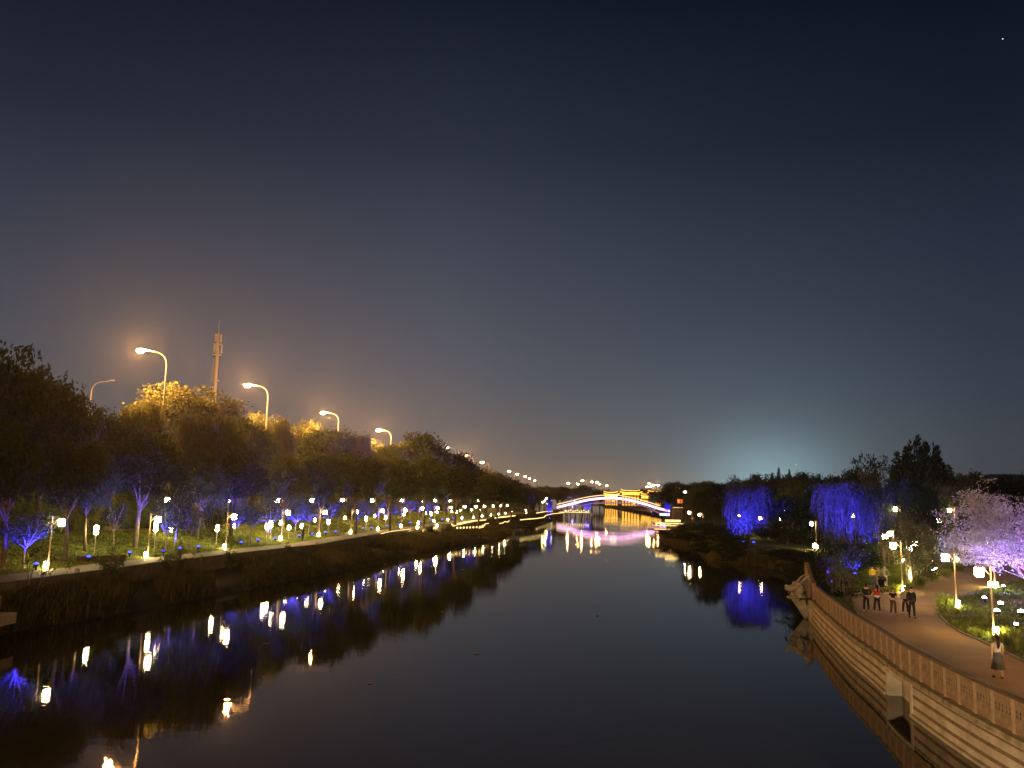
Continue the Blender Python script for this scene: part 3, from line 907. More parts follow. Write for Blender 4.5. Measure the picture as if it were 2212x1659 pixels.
PROTO = {
    'broadA': tree_broad('broad_tree', 1, 'leaf', 'bark'),
    'broadB': tree_broad('broad_tree', 2, 'leaf', 'bark', 2.6, (3.6, 3.4, 2.5), 6.0, 11),
    'broadC': tree_broad('broad_tree', 3, 'leaf_dark', 'bark', 3.2, (3.0, 3.0, 3.2), 6.6, 10),
    'bushy': tree_broad('bushy_tree', 4, 'leaf_pale', 'bark', 2.2, (3.7, 3.4, 2.6), 6.3, 13, 34, 26, .27, (1.2, 1.8), .3),
    'willowA': tree_willow('willow_tree', 11), 'willowB': tree_willow('willow_tree', 12, ns=380, low=(2.0, 5.5)),
    'willowD': tree_willow('willow_tree', 13, 'leaf_dark', ns=420, low=(1.5, 5)),
    'cypress': tree_column('cypress_tree', 21, n=1, nlf=2600, w=.85, ls=.24),
    'poplar': tree_column('poplar_tree', 22, n=20, spread=3.2, w=.85, nlf=760, ls=.38),
    'airy': tree_broad('airy_tree', 23, 'leaf_dark', 'bark', 3.4, (3.2, 3.0, 3.0), 6.6, 9, 13, 11, .30, (1.2, 1.9), .28, 1.0, .15),
    'small': tree_small('lawn_tree', 31), 'smallB': tree_small('lawn_tree', 32, nb=10, spread=1.5), 'smallC': tree_small('lawn_tree', 33, 'leaf_dark', nb=11),
    'bare': tree_broad('bare_tree', 24, 'leaf_dark', 'bark', 3.4, (2.6, 2.6, 2.6), 7.0, 9, 16, 3, .22, (1.0, 1.7), .2, 1.0, .13),
}
USED = set()


def plant(kind, x, y, z, H, Wd, lab, cat='tree', grp=None, rz=None, base=10.0, crown_w=8.0):
    src = PROTO[kind]
    sc = (Wd / crown_w, Wd / crown_w, H / base)
    if kind not in USED: o = src; USED.add(kind)
    else: o = clone(src, (0, 0, 0))
    o.location = (x, y, z); o.scale = sc; o.rotation_euler = (0, 0, rz if rz is not None else random.uniform(0, 6.28))
    return tag(o, lab, cat, grp)


def tree_at(kind, px, top, D, wpx, z, lab, grp=None, dz=0.0, **k):
    x = px_x(px, D); ztop = at(px, top, D).z; H = ztop - z
    return plant(kind, x, D, z, H * (1.10 if 'broad' in kind or kind == 'bushy' else 1.02), wpx * D / F_PX, lab, grp=grp, **k)


random.seed(7)
# crowns on the embankment below the raised road, near to far
EM = [('broadC', -20, 742, 66, 230, 'tallest dark tree cut by the left edge of the picture'), ('broadC', 85, 792, 74, 190, 'dark dense tree second from the left edge'),
      ('airy', 165, 850, 80, 120, 'dark airy tree left of the unlit street lamp'), ('broadC', 235, 880, 90, 150, 'dark tree under the tallest street lamp'),
      ('bushy', 385, 830, 115, 215, 'pale bushy tree lit orange in front of the telecom mast'), ('willowA', 440, 885, 94, 180, 'large weeping willow below the telecom mast'), ('bushy', 300, 862, 104, 90, 'small pale tree hiding the foot of the tallest lamp'),
      ('willowB', 548, 888, 147, 120, 'willow crown below the second orange lamp'), ('willowB', 600, 898, 134, 75, 'lit willow hiding the foot of the second lamp'), ('broadA', 515, 905, 108, 130, 'rounded tree between the two big left willows'),
      ('bushy', 652, 908, 192, 72, 'pale pointed tree lit orange between the second and third lamps'), ('broadB', 700, 925, 172, 110, 'broad tree right of the pale pointed one'),
      ('willowA', 760, 932, 178, 95, 'willow crown below the third orange lamp'), ('willowB', 800, 938, 236, 70, 'lit willow just left of the fourth orange lamp'), ('bushy', 868, 945, 238, 70, 'pale tree lit orange right of the fourth lamp'), ('broadB', 835, 958, 215, 90, 'broad tree under the fourth orange lamp'),
      ('broadA', 908, 940, 210, 135, 'round dark dome-shaped tree right of the fourth lamp'), ('broadC', 965, 968, 225, 105, 'dark tree just right of the dome-shaped one'),
      ('broadA', 1012, 992, 260, 95, 'broad tree under the fifth orange lamp'), ('bushy', 1045, 1002, 368, 65, 'pale tree lit under the sixth orange lamp'), ('broadB', 1050, 1010, 290, 85, 'broad tree under the sixth orange lamp'),
      ('broadC', 1084, 1015, 315, 75, 'dark tree where the lamp row starts to crowd'), ('broadA', 1110, 1028, 350, 65, 'tree below the crowded far lamps'),
      ('willowD', 1140, 1040, 330, 75, 'dark willow hanging over the far bend of the left bank'), ('broadB', 1165, 1045, 400, 60, 'small far tree right of the dark bend willow')]
for k, px, top, D, w, lab in EM:
    x = px_x(px, D); x0 = LP(D) - 15.4; x1 = min(LR(D), x0 - 4); kk = (x - x0) / (x1 - x0)
    z = 4 + 5 * smooth01(kk) if kk > 0 else zl(LP(D) - x, D)
    tree_at(k, px, top + (10 if D > 225 else 0), D, w * 1.12, z - .1, lab, 'tall trees of the left bank')
# fuller second rank so that the wood closes behind
for i in range(26):
    D = 88 + i * 13; x0 = LP(D) - 15.4; x = x0 - 3.0 - (i % 3) * .8
    zt = 7.9 + (27.5 - 7.9) * .42 + random.uniform(-1.2, 1)
    plant(random.choice(['broadA', 'broadB', 'broadC', 'willowD']), x, D + random.uniform(-3, 3), 5.2, zt - 5.2 - .008 * D, 9 + random.uniform(0, 3),
          'leafy tree at the foot of the left embankment, %s from the near end' % nth(i + 1), grp='trees at the foot of the left embankment')
# middle rank on the lawn, trunks visible, some washed with blue
MID = [('broadC', 20, 905, 58, 170, 8.5), ('broadC', 150, 935, 64, 165, 8.5), ('broadA', 195, 960, 70, 120, 8), ('broadC', 300, 925, 76, 190, 10), ('smallC', 385, 1040, 78, 80, 8), ('broadA', 430, 985, 88, 120, 12),
       ('broadC', 505, 975, 94, 150, 8), ('broadA', 612, 985, 104, 115, 9), ('broadB', 690, 975, 114, 140, 9), ('broadC', 770, 975, 124, 130, 9), ('broadB', 845, 985, 140, 125, 9), ('broadA', 915, 985, 155, 105, 9),
       ('broadC', 985, 1000, 175, 100, 9), ('broadB', 1035, 1025, 200, 80, 9), ('broadC', 1075, 1035, 230, 70, 9), ('broadA', 1105, 1045, 262, 60, 9), ('broadC', 1128, 1055, 300, 55, 9)]
names_ = ['dark tree with low boughs at the left edge, nearer than the tall one', 'dark spreading tree behind the first lantern post', 'tree with blue-lit lower leaves near the left lawn lantern', 'big dark tree with a bare trunk in the lawn',
          'slim tree beside the blue-lit limbs near the second lantern post', 'tree in front of the large left willow']
for i, (k, px, top, D, w, s) in enumerate(MID):
    x = px_x(px, D); z = zl(LP(D) - x, D) if LP(D) - x < 15.5 else 4.6
    tree_at(k, px, top, D, w, z - .1, names_[i] if i < len(names_) else 'middle-rank lawn tree with a purple-washed crown, %s from the left' % nth(i + 1), 'middle rank of lawn trees on the left bank',
            **(dict(base=5.2, crown_w=3.6) if 'small' in k else {}))
# young lawn trees, blue-lit trunks
YT = [(50, 1224, 1100, 130), (185, 1181, 1090, 60), (244, 1193, 1085, 60), (371, 1194, 1075, 75), (409, 1188, 1095, 62), (463, 1184, 1090, 60), (511, 1170, 1085, 50), (541, 1172, 1080, 60), (579, 1167, 1083, 70), (637, 1160, 1080, 66), (665, 1156, 1080, 60),
      (712, 1150, 1078, 62), (729, 1148, 1080, 45), (757, 1146, 1085, 42), (772, 1143, 1080, 55), (793, 1140, 1080, 50), (815, 1138, 1083, 40), (836, 1136, 1082, 48), (852, 1134, 1080, 46), (865, 1131, 1082, 40), (884, 1128, 1080, 45), (904, 1126, 1082, 38), (922, 1124, 1080, 38),
      (940, 1122, 1080, 36), (958, 1120, 1080, 36), (985, 1118, 1080, 36), (1000, 1116, 1080, 30), (1016, 1114, 1080, 34), (1036, 1112, 1078, 30), (1054, 1110, 1080, 28), (1074, 1108, 1080, 26)]
for i, (px, yb, top, w) in enumerate(YT):
    p = gnd(px, yb, 2.75); D = p.y; x = min(p.x, LP(D) - 3.6); z = zl(LP(D) - x, D)
    H = max(3.0, at(px, top, D).z - z)
    plant(['small', 'smallB', 'smallC'][i % 3], x, D, z - .05, H, max(2.2, w * D / F_PX), 'young lawn tree with a thin pale trunk by the lower path, %s from the left' % nth(i + 1), grp='young trees along the lower path', base=5.2, crown_w=3.6)

# right bank
RT = [('willowA', 1612, 1038, 141, 115, 1.9, 'wide weeping willow lit deep blue in the middle of the right bank'), ('willowA', 1822, 1035, 116, 145, 1.7, 'tall weeping willow lit blue beside the lantern post'),
      ('willowD', 1545, 1058, 165, 100, 1.9, 'dark olive willow left of the blue one'), ('willowD', 1905, 1036, 110, 105, 1.6, 'dark willow behind the three strolling people'), ('willowD', 1985, 1030, 104, 95, 1.5, 'dark hanging willow in front of the tall poplar'),
      ('willowA', 2050, 1040, 116, 95, 1.5, 'willow with a blue-lit foot behind the shelter'), ('willowB', 1496, 1055, 195, 52, 1.8, 'small yellow-lit willow by the waterside pavilion'),
      ('poplar', 1988, 936, 128, 120, 1.6, 'tall dark poplar with spiky top on the right'), ('airy', 1888, 952, 132, 105, 1.6, 'airy dark tree left of the tall poplar'), ('bare', 2043, 975, 132, 45, 1.6, 'thin sparse tree right of the tall poplar'),
      ('airy', 1583, 1008, 195, 36, 1.9, 'lone feathery tree against the cool sky glow'), ('cypress', 1683, 1012, 215, 15, 1.9, 'taller of the two skyline cypresses'), ('cypress', 1706, 1016, 215, 12, 1.9, 'smaller of the two skyline cypresses'), ('cypress', 1668, 1024, 212, 13, 1.9, 'short cypress merging into the bushes'),
      ('broadC', 1655, 1032, 185, 90, 1.9, 'dark rounded tree behind the wide blue willow'), ('broadB', 1722, 1034, 180, 100, 1.9, 'dark broad tree below the skyline cypresses'), ('broadC', 1772, 1030, 165, 75, 1.9, 'dark tree left of the tall blue willow'),
      ('broadC', 2125, 1034, 140, 105, 1.6, 'dark tree on the skyline right of the willows'), ('broadC', 2195, 1030, 150, 120, 1.6, 'dark tree at the right edge of the picture'), ('broadA', 1560, 1050, 230, 70, 1.9, 'distant tree behind the olive willow'),
      ('broadC', 1700, 1070, 142, 130, 1.8, 'low dark tree between the two blue willows'), ('broadC', 2160, 1090, 95, 120, 1.5, 'dark tree behind the purple-lit one')]
for k, px, top, D, w, z, lab in RT:
    tree_at(k, px, top, D, w, z - .1, lab, 'trees of the right bank', **(dict(crown_w=1.9) if k == 'cypress' else dict(crown_w=6.4) if k == 'poplar' else {}))
for i, (px, top, D) in enumerate([(1456, 1050, 350), (1486, 1046, 340), (1525, 1042, 225), (1548, 1042, 215), (1600, 1034, 205), (1632, 1028, 200), (1668, 1022, 196), (1700, 1022, 190), (1735, 1024, 188), (1765, 1022, 186), (1800, 1024, 180), (1840, 1018, 176), (1870, 1010, 170), (2075, 1020, 150), (2110, 1024, 165), (2170, 1022, 170), (2215, 1024, 160)]):
    tree_at(['broadC', 'broadB', 'broadA'][i % 3], px, top, D, 62 + 10 * (i % 3), 1.8, 'dark tree in the continuous belt behind the right bank willows, %s from the left' % nth(i + 1), 'belt of trees behind the right bank willows')
# far woods beyond the footbridge
random.seed(11)
FW = []
for i in range(34):
    px = 1150 + i * 13.2 + random.uniform(-4, 4)
    D = random.uniform(520, 640)
    if 1290 < px < 1420: D = random.uniform(1380, 1450)
    FW.append((px, D))
for i, (px, D) in enumerate(FW):
    top = 1053 + random.uniform(-6, 8) - (8 if px > 1440 else 0) + (6 if D > 1000 else 0)
    tree_at(random.choice(['broadA', 'broadB', 'broadC']), px, top, D, random.uniform(40, 58), 1.5, 'distant tree of the dark skyline behind the footbridge, %s from the left' % nth(i + 1), 'distant trees behind the footbridge')
for i in range(9):
    px = 1462 + i * 14; D = random.uniform(300, 420)
    tree_at(random.choice(['broadB', 'broadC']), px, 1062 + random.uniform(-7, 5), D, random.uniform(40, 60), 1.6, 'tree of the right bank skyline near the footbridge foot, %s from the left' % nth(i + 1), 'skyline trees near the right foot of the footbridge')

# big tree at the right edge, purple and white floods
rng = np.random.default_rng(77)
bt = empty('spreading_tree', (35.6, 58, 1.4), 0, (1.22, 1.05, 1.16)); B = MB(); V = []
ends = []
for i in range(7):
    a = 2.0 + i * .52 + rng.uniform(-.2, .2)
    e = Vector((math.cos(a) * rng.uniform(1.6, 2.6) - .4, math.sin(a) * rng.uniform(1.2, 2.4), rng.uniform(2.6, 3.6)))
    pts = limb(B, (rng.normal() * .15, rng.normal() * .15, -.2), e, .10, .055, rng, .15, 8, 6)
    for j in range(6):
        b2 = a + rng.uniform(-.9, .9); e2 = e + Vector((math.cos(b2) * rng.uniform(.8, 2.6), math.sin(b2) * rng.uniform(.5, 2.4), rng.uniform(-.3, 3.0)))
        p2 = limb(B, pts[rng.integers(3, 7)], e2, .035, .014, rng, .25, 5, 5); ends += p2[2:]
        for q in range(4):
            e3 = e2 + Vector((rng.normal() * .9, rng.normal() * .9, rng.uniform(-.4, 1.0))); p3 = limb(B, p2[rng.integers(2, 5)], e3, .016, .006, rng, .2, 3, 3); ends += p3[1:]
for p in ends:
    P = np.array(p) + rng.normal(size=(44, 3)) * np.array([.28, .28, .15]); V.append(leaves(rng, P, .135, .55))
B.build('trunk', M['bark'], bt, True); fastmesh('crown', np.concatenate(V), 4, M['leaf_plum'], bt)
tag(bt, 'spreading tree lit purple and white at the right edge', 'tree')

# multi-stem tree in the lantern light, green and lilac shrubs
def shrub(name, seed, mt, H=2.0, W=1.0, n=10, nlf=60, ls=.12, bark='bark', stems=5, lean=.5):
    rng = np.random.default_rng(seed); r = empty(name); B = MB(); V = []
    for i in range(stems):
        a = i * 2.4 + rng.uniform(-.5, .5)
        e = Vector((math.cos(a) * W * lean * rng.uniform(.4, 1.1), math.sin(a) * W * lean * rng.uniform(.4, 1.1), H * rng.uniform(.65, 1)))
        pts = limb(B, (rng.normal() * .06, rng.normal() * .06, -.1), e, .035 * H / 2, .010, rng, .2, 5, 6)
        for j in range(n // 2):
            q = pts[rng.integers(2, 7)]; e2 = q + Vector((rng.normal() * W * .3, rng.normal() * W * .3, rng.uniform(0, H * .2)))
            B.tube([q, e2], [.008, .004], 3, False)
            V.append(leaves(rng, np.array(e2) + rng.normal(size=(nlf, 3)) * W * .13, ls, .5))
    B.build('stem', M[bark], r, True); fastmesh('foliage', np.concatenate(V), 4, M[mt], r)
    return r


SH = {'shrub': shrub('shrub', 51, 'leaf'), 'shrubD': shrub('shrub', 52, 'leaf_dark', n=16, nlf=80, lean=.8), 'multi': shrub('multi_stem_tree', 53, 'leaf_pale', 5.5, 2.6, 16, 110, .2, 'bark_pale', 5, .42),
      'sap': shrub('sapling', 54, 'leaf', 2.4, .8, 6, 16, .15, 'bark', 3, .5), 'plum': shrub('shrub', 55, 'leaf_plum', 2.2, 1.0, 16, 60, .13, 'bark_pale', 6, .5)}
SU = set()


def put_shrub(k, p, sc, lab, grp=None, nm='plant'):
    o = SH[k] if k not in SU else clone(SH[k], (0, 0, 0)); SU.add(k)
    o.location = p; o.scale = sc; o.rotation_euler = (0, 0, random.uniform(0, 6.28)); return tag(o, lab, nm, grp)


p = gnd(1966, 1272, 1.4); put_shrub('multi', (p.x, p.y, 1.35), (1.1, 1.1, 1.0), 'slender multi-stem tree lit yellow behind a lantern post', nm='tree')
p = gnd(1992, 1262, 1.4); put_shrub('multi', (p.x, p.y, 1.35), (.9, .9, .8), 'smaller yellow-lit multi-stem tree just right of the other', nm='tree')
p = gnd(2012, 1236, 1.4); put_shrub('shrub', (p.x, p.y, 1.35), (1.3, 1.3, 1.7), 'slim shrub lit green by a ground flood light', nm='shrub')
p = gnd(2030, 1232, 1.4); put_shrub('plum', (p.x, p.y, 1.35), (1.5, 1.5, 1.7), 'lilac-lit shrub right of the green-lit one', nm='shrub')
p = gnd(2052, 1228, 1.4); put_shrub('plum', (p.x, p.y, 1.35), (1.6, 1.6, 1.7), 'dim shrub between the lilac-lit one and the purple tree', nm='shrub')
for i, (a, b_, s) in enumerate([(1832, 1252, 1.3), (1845, 1240, 1.5), (1862, 1236, 1.6), (1876, 1232, 1.4), (1806, 1268, 1.3), (1792, 1262, 1.2)]):
    p = gnd(a, b_, 1.3); put_shrub('shrubD' if i % 2 else 'shrub', (p.x, p.y, 1.2), (s * 1.2, s * 1.2, s), 'blue-lit shrub behind the dragon prow, %s from the near side' % nth(i + 1), 'blue-lit shrubs behind the prow', 'shrub')
for i, (a, b_, s) in enumerate([(1820, 1292, 1.0), (1812, 1284, 1.05), (1831, 1300, .8), (1800, 1290, .9), (1838, 1278, .9), (1828, 1272, 1.1)]):
    p = gnd(a, b_, 1.4); put_shrub('sap', (p.x, p.y, 1.35), (s, s, s), 'thin sapling in the grass by the fence end, %s of the row' % nth(i + 1), 'saplings by the fence end', 'sapling')
random.seed(5)
for i in range(46):
    D = 66 + i * 2.6; x = RW(D) + (random.uniform(.6, 2.6) + (i % 3) * 1.2 if D > 88 else random.uniform(.3, 1.5))
    put_shrub('shrubD', (x, D, zr(x, D) - .15), (2.0 + random.uniform(-.3, .9), 2.0, random.uniform(.55, 1.15)), 'dark shrub of the right water edge, %s from the prow' % nth(i + 1), 'dark shrubs along the right water edge', 'shrub')
for i in range(24):
    px = 1650 + i * 19 + random.uniform(-6, 6); D = random.uniform(134, 150); x = px_x(px, D)
    put_shrub('shrubD', (x, D, zr(x, D) - .1), (2.6, 2.6, random.uniform(1.1, 1.7)), 'dark understorey bush beneath the right bank trees, %s from the left' % nth(i + 1), 'understorey bushes of the right bank', 'bush')
# clipped hedge
B = MB(); rng = np.random.default_rng(8); n = 5200
P = np.stack([rng.uniform(-2, 2, n), rng.uniform(-.7, .7, n), rng.uniform(0, 1.7, n)], 1)
f = rng.integers(0, 4, n); P[f == 0, 1] = -.7; P[f == 1, 2] = 1.7; P[f == 2, 0] = np.sign(P[f == 2, 0]) * 2
P += rng.normal(size=(n, 3)) * .05
o = fastmesh('clipped_hedge', leaves(rng, P, .15, .6), 4, M['leaf_dark']); pp = gnd(1820, 1205, 1.4); o.location = (pp.x, pp.y, 1.3); o.rotation_euler = (0, 0, .2)
tag(o, 'dark clipped block hedge under the tall blue willow', 'hedge')

# leafy plants in front of the left path wall
for i, (a, b_, s) in enumerate([(112, 1262, 1.5), (136, 1258, 1.3), (30, 1290, 1.6), (255, 1240, 1.3), (290, 1236, 1.5), (330, 1232, 1.0), (410, 1222, 1.1), (522, 1204, 1.1), (80, 1275, 1.1), (455, 1222, .9), (590, 1196, .9), (205, 1262, .9)]):
    p = gnd(a, b_, 1.5); x = max(p.x, LP(p.y) + .35)
    put_shrub('sap' if i % 3 == 2 else 'shrub', (x, p.y, 1.0), (s * .75, s * .75, s * .82), 'leafy plant standing in front of the left path wall, %s' % nth(i + 1), 'leafy plants below the left path', 'plant')
# ornamental grass clumps
def clump(name, seed, n=260, H=1.0, W=.7):
    rng = np.random.default_rng(seed); a = rng.uniform(0, 6.28, n); L_ = H * rng.uniform(.5, 1.1, n); sp = rng.uniform(.1, 1, n) * W
    V = np.empty((n, 3, 4, 3)); d = np.stack([np.cos(a), np.sin(a), 0 * a], 1); s_ = np.stack([-np.sin(a), np.cos(a), 0 * a], 1) * .014
    def pt(t): return d * (sp * t ** 1.6)[:, None] + np.array([0, 0, 1.]) * (L_ * (t - .28 * t ** 3))[:, None] + d * .06
    ts = [0, .4, .75, 1.0]
    for k in range(3):
        w0, w1 = 1 - .3 * k, 1 - .3 * (k + 1) + .02
        V[:, k, 0] = pt(ts[k]) - s_ * w0; V[:, k, 1] = pt(ts[k]) + s_ * w0; V[:, k, 2] = pt(ts[k + 1]) + s_ * w1; V[:, k, 3] = pt(ts[k + 1]) - s_ * w1
    return fastmesh(name, V.reshape(-1, 3), 4, M['blade'])


cl = clump('grass_clump', 61)
GC = [(2036, 1309, 1.3), (2046, 1312, 1.0), (2029, 1312, .9)] + [(1950 + i * 9, 1276 - i * 3.4 + (i % 3) * 3, 1.05) for i in range(17)] + [(1935, 1280, 1.0), (1928, 1284, .8), (1868, 1264, .7), (1858, 1268, .7), (1850, 1275, .6)]
GC += [(2064, 1352, .5), (2085, 1362, .5), (2100, 1372, .6), (2116, 1378, .6), (2150, 1384, .8), (2165, 1392, .8), (2180, 1398, .9), (2196, 1405, .9), (2208, 1400, 1.0), (2172, 1376, .8), (2190, 1384, .9)]
for i, (a, b_, s) in enumerate(GC):
    p = gnd(a, b_, 1.4); o = cl if i == 0 else cl.copy()
    if i: COL.objects.link(o)
    o.location = (p.x, p.y, 1.38); o.scale = (s, s, s); o.rotation_euler = (0, 0, i * 1.7)
    tag(o, 'tallest spiky grass clump at the tip of the lawn island' if i == 0 else 'arching grass clump edging the red path, %s of the row' % nth(i), 'grass clump', 'grass clumps along the red path')


# grass as mass
def tufts(name, pts, H, W, nb, mt, seed, lab, wid=.012):
    rng = np.random.default_rng(seed); pts = np.asarray(pts); n = len(pts) * nb
    P = np.repeat(pts, nb, 0) + np.concatenate([rng.normal(size=(n, 2)) * W * .5, np.zeros((n, 1))], 1)
    a = rng.uniform(0, 6.28, n); h = H * rng.uniform(.45, 1.2, n); le = rng.uniform(0, W, n)
    side_ = np.stack([-np.sin(a), np.cos(a), 0 * a], 1) * wid; tip = P + np.stack([np.cos(a) * le, np.sin(a) * le, h], 1)
    mid = P + np.stack([np.cos(a) * le * .35, np.sin(a) * le * .35, h * .6], 1)
    V = np.stack([P - side_, P + side_, mid + side_ * .8, tip, tip - side_ * .05, mid - side_ * .8], 1)
    o = fastmesh(name, V.reshape(-1, 3), 6, M[mt]); return tag(o, lab, kind='stuff')


rng = np.random.default_rng(99)
pts = []
for _ in range(15000):
    y = 20 + 400 * rng.random() ** 1.7; k = rng.random(); a, b_ = LW(y), LP(y)
    if b_ > a - .8: continue
    x = a + (b_ + .35 - a) * k; pts.append((x, y, 1.45 * k ** .6 + .12 * wob(k * 9, y) - .05))
pts = np.array(pts)
clumpy = np.sin(pts[:, 0] * .9 + 1) * np.sin(pts[:, 1] * .35) + np.sin(pts[:, 1] * .13 + 2)
tufts('reeds', pts[clumpy > -.6], .95, .45, 6, 'reed', 1, 'dark reeds and tall grass covering the left river bank', .022)
pts = []
for _ in range(26000):
    y = 35 + 260 * rng.random() ** 1.6; s = 3.1 + 9.3 * rng.random(); x = LP(y) - s; pts.append((x, y, zl(s, y) - .02))
tufts('lawn_grass', pts, .17, .22, 5, 'blade', 2, 'short clumpy grass of the left lawn', .016)
pts = []
ib = [(p.x, p.y) for p in islandb]; ob = [(p.x, p.y) for p in outer]


def inside(x, y, P):
    c = False; n = len(P); j = n - 1
    for i in range(n):
        if (P[i][1] > y) != (P[j][1] > y) and x < (P[j][0] - P[i][0]) * (y - P[i][1]) / (P[j][1] - P[i][1]) + P[i][0]: c = not c
        j = i
    return c


for _ in range(26000):
    y = 22 + 80 * rng.random() ** 1.2; x = RW(y) + .9 + rng.random() * 40
    if x > y * .62 + 3 or inside(x, y, poly): continue
    pts.append((x, y, zr(x, y) if y > 62 else 1.4))
tufts('park_grass', pts, .24, .25, 6, 'blade', 3, 'grass of the right bank lawns', .014)
pts = []
for _ in range(5000):
    y = 64 + 130 * rng.random(); x = RW(y) + rng.random() * 3.0; pts.append((x, y, zr(x, y) - .1))
tufts('waterside_grass', pts, .8, .5, 6, 'reed', 4, 'dark grass hanging over the right water edge', .02)
# ------------------------------------------------------------------ arched footbridge
FD = 430.0
def fb(px, py, dy=0): v = at(px, py, FD); return Vector((v.x, FD + dy, v.z))


fbr = empty('arched_footbridge', (0, 0, 0)); tag(fbr, 'arched footbridge outlined with pink and golden light strips over the far water', 'footbridge')
up = [(1203, 1096), (1218, 1092.5), (1234, 1088.6), (1255, 1083), (1275, 1079), (1300, 1076.3), (1324, 1075.6), (1348, 1078), (1370, 1082.5), (1390, 1088), (1408, 1093.5), (1425, 1099), (1447, 1104)]
low_ = [(1203, 1099), (1219, 1104), (1238, 1098.5), (1256, 1092), (1275, 1088), (1300, 1086.5), (1324, 1086.4), (1348, 1087), (1370, 1088.5), (1390, 1093.5), (1408, 1101), (1428, 1110.5), (1447, 1111)]
U_ = [fb(*p) for p in up]; Lw = [fb(*p) for p in low_]


def beam(B, pts, dz0, dz1, y0, y1):
    o = len(B.v)
    for p in pts:
        for (yy_, dz) in ((y0, dz0), (y0, dz1), (y1, dz1), (y1, dz0)): B.v.append((p.x, FD + yy_, p.z + dz))
    for i in range(len(pts) - 1):
        for k in range(4):
            a = o + i * 4 + k; b_ = o + i * 4 + (k + 1) % 4; B.f.append((a, b_, b_ + 4, a + 4))
    B.f.append((o + 3, o + 2, o + 1, o)); e = o + 4 * (len(pts) - 1); B.f.append((e, e + 1, e + 2, e + 3))
    return B


beam(MB(), U_, -.56, .56, 0, 6).build('deck', M['steel_red'], fbr)
beam(MB(), U_, -.52, .52, -.12, -.02).build('light_band', M['pink'], fbr)
B = beam(MB(), Lw, -.25, .25, .3, .9); beam(B, Lw, -.25, .25, 5.1, 5.7)
for a, b_ in zip(U_[1:-1], Lw[1:-1]): B.box((a.x - .1, FD + .5, min(b_.z, a.z)), (a.x + .1, FD + .7, max(a.z, b_.z)))
B.build('lower_arch', M['steel_red'], fbr)
beam(MB(), Lw, -.12, .12, .16, .28).build('arch_light', M['pink_dim'], fbr)
Ur = [p + Vector((0, 0, 1.45)) for p in U_[:-1]]
beam(MB(), Ur, -.08, .10, -.05, .1).build('handrail_light', M['led_dim'], fbr)
B = MB(); dense = []
for a, b_ in zip(U_[:-1], U_[1:]):
    for k in range(4): dense.append(a.lerp(b_, k / 4))
for p in dense: B.box((p.x - .06, FD + .02, p.z + .4), (p.x + .06, FD + .12, p.z + 1.4))
beam(B, [p + Vector((0, 0, 1.45)) for p in U_], -.08, .1, 5.8, 5.95)
B.build('railing', M['steel_red'], fbr)
a, b_ = fb(1318, 1076), fb(1332, 1071)
MB().box((a.x, FD - .3, a.z + .45), (b_.x, FD - .14, b_.z + .2)).build('lit_plaque', emis('plaque_glow', (1, .85, .55), 3.0), fbr)
for px, py in ((1309, 1073.5), (1221, 1103), (1324, 1082), (1241, 1082), (1384, 1080), (1369, 1088)):
    v = fb(px, py, -.5); MB().ell(v, (.28, .28, .35), 8, 5).build('spot_lamp', M['led'], fbr)
B = MB(); a = fb(1198, 1100); B.box((a.x - 5, FD - 1, -.5), (a.x + 4, FD + 7, a.z - .2)); b_ = fb(1440, 1106); B.box((b_.x - .5, FD - 1, -.5), (b_.x + 9, FD + 7, b_.z - .4))
B.build('abutment', M['conc_dark'], fbr)
a = fb(1431, 1111); MB().box((a.x - 1.5, FD - 1.3, a.z - .6), (a.x + 3.2, FD - 1.05, a.z + .5)).build('stair_light', emis('stair_glow', (.6, .75, 1), 2.5), fbr)
# jetty with lights under the left end
p = at(1222, 1108, 400); q = at(1274, 1108, 400)
j = empty('jetty', (p.x, 400, 0)); wj = q.x - p.x
B = MB(); B.box((-3, 0, 2.3), (wj, 5, 2.55)); 
for k in range(6): B.box((wj * k / 5 - .15, .3, -.5), (wj * k / 5 + .15, .6, 2.3))
B.build('deck', M['conc_dark'], j)
for k in range(11):
    MB().ell((wj * (k + .3) / 11, .1, 3.1 + .25 * (k % 3)), (.22, .22, .30), 6, 4).build('lamp', M['led'], j)
MB().box((-2.9, -.06, 2.58), (wj - .1, .02, 2.72)).build('light_strip', M['led'], j)
tag(j, 'low jetty with a row of warm lamps under the left end of the footbridge', 'jetty')
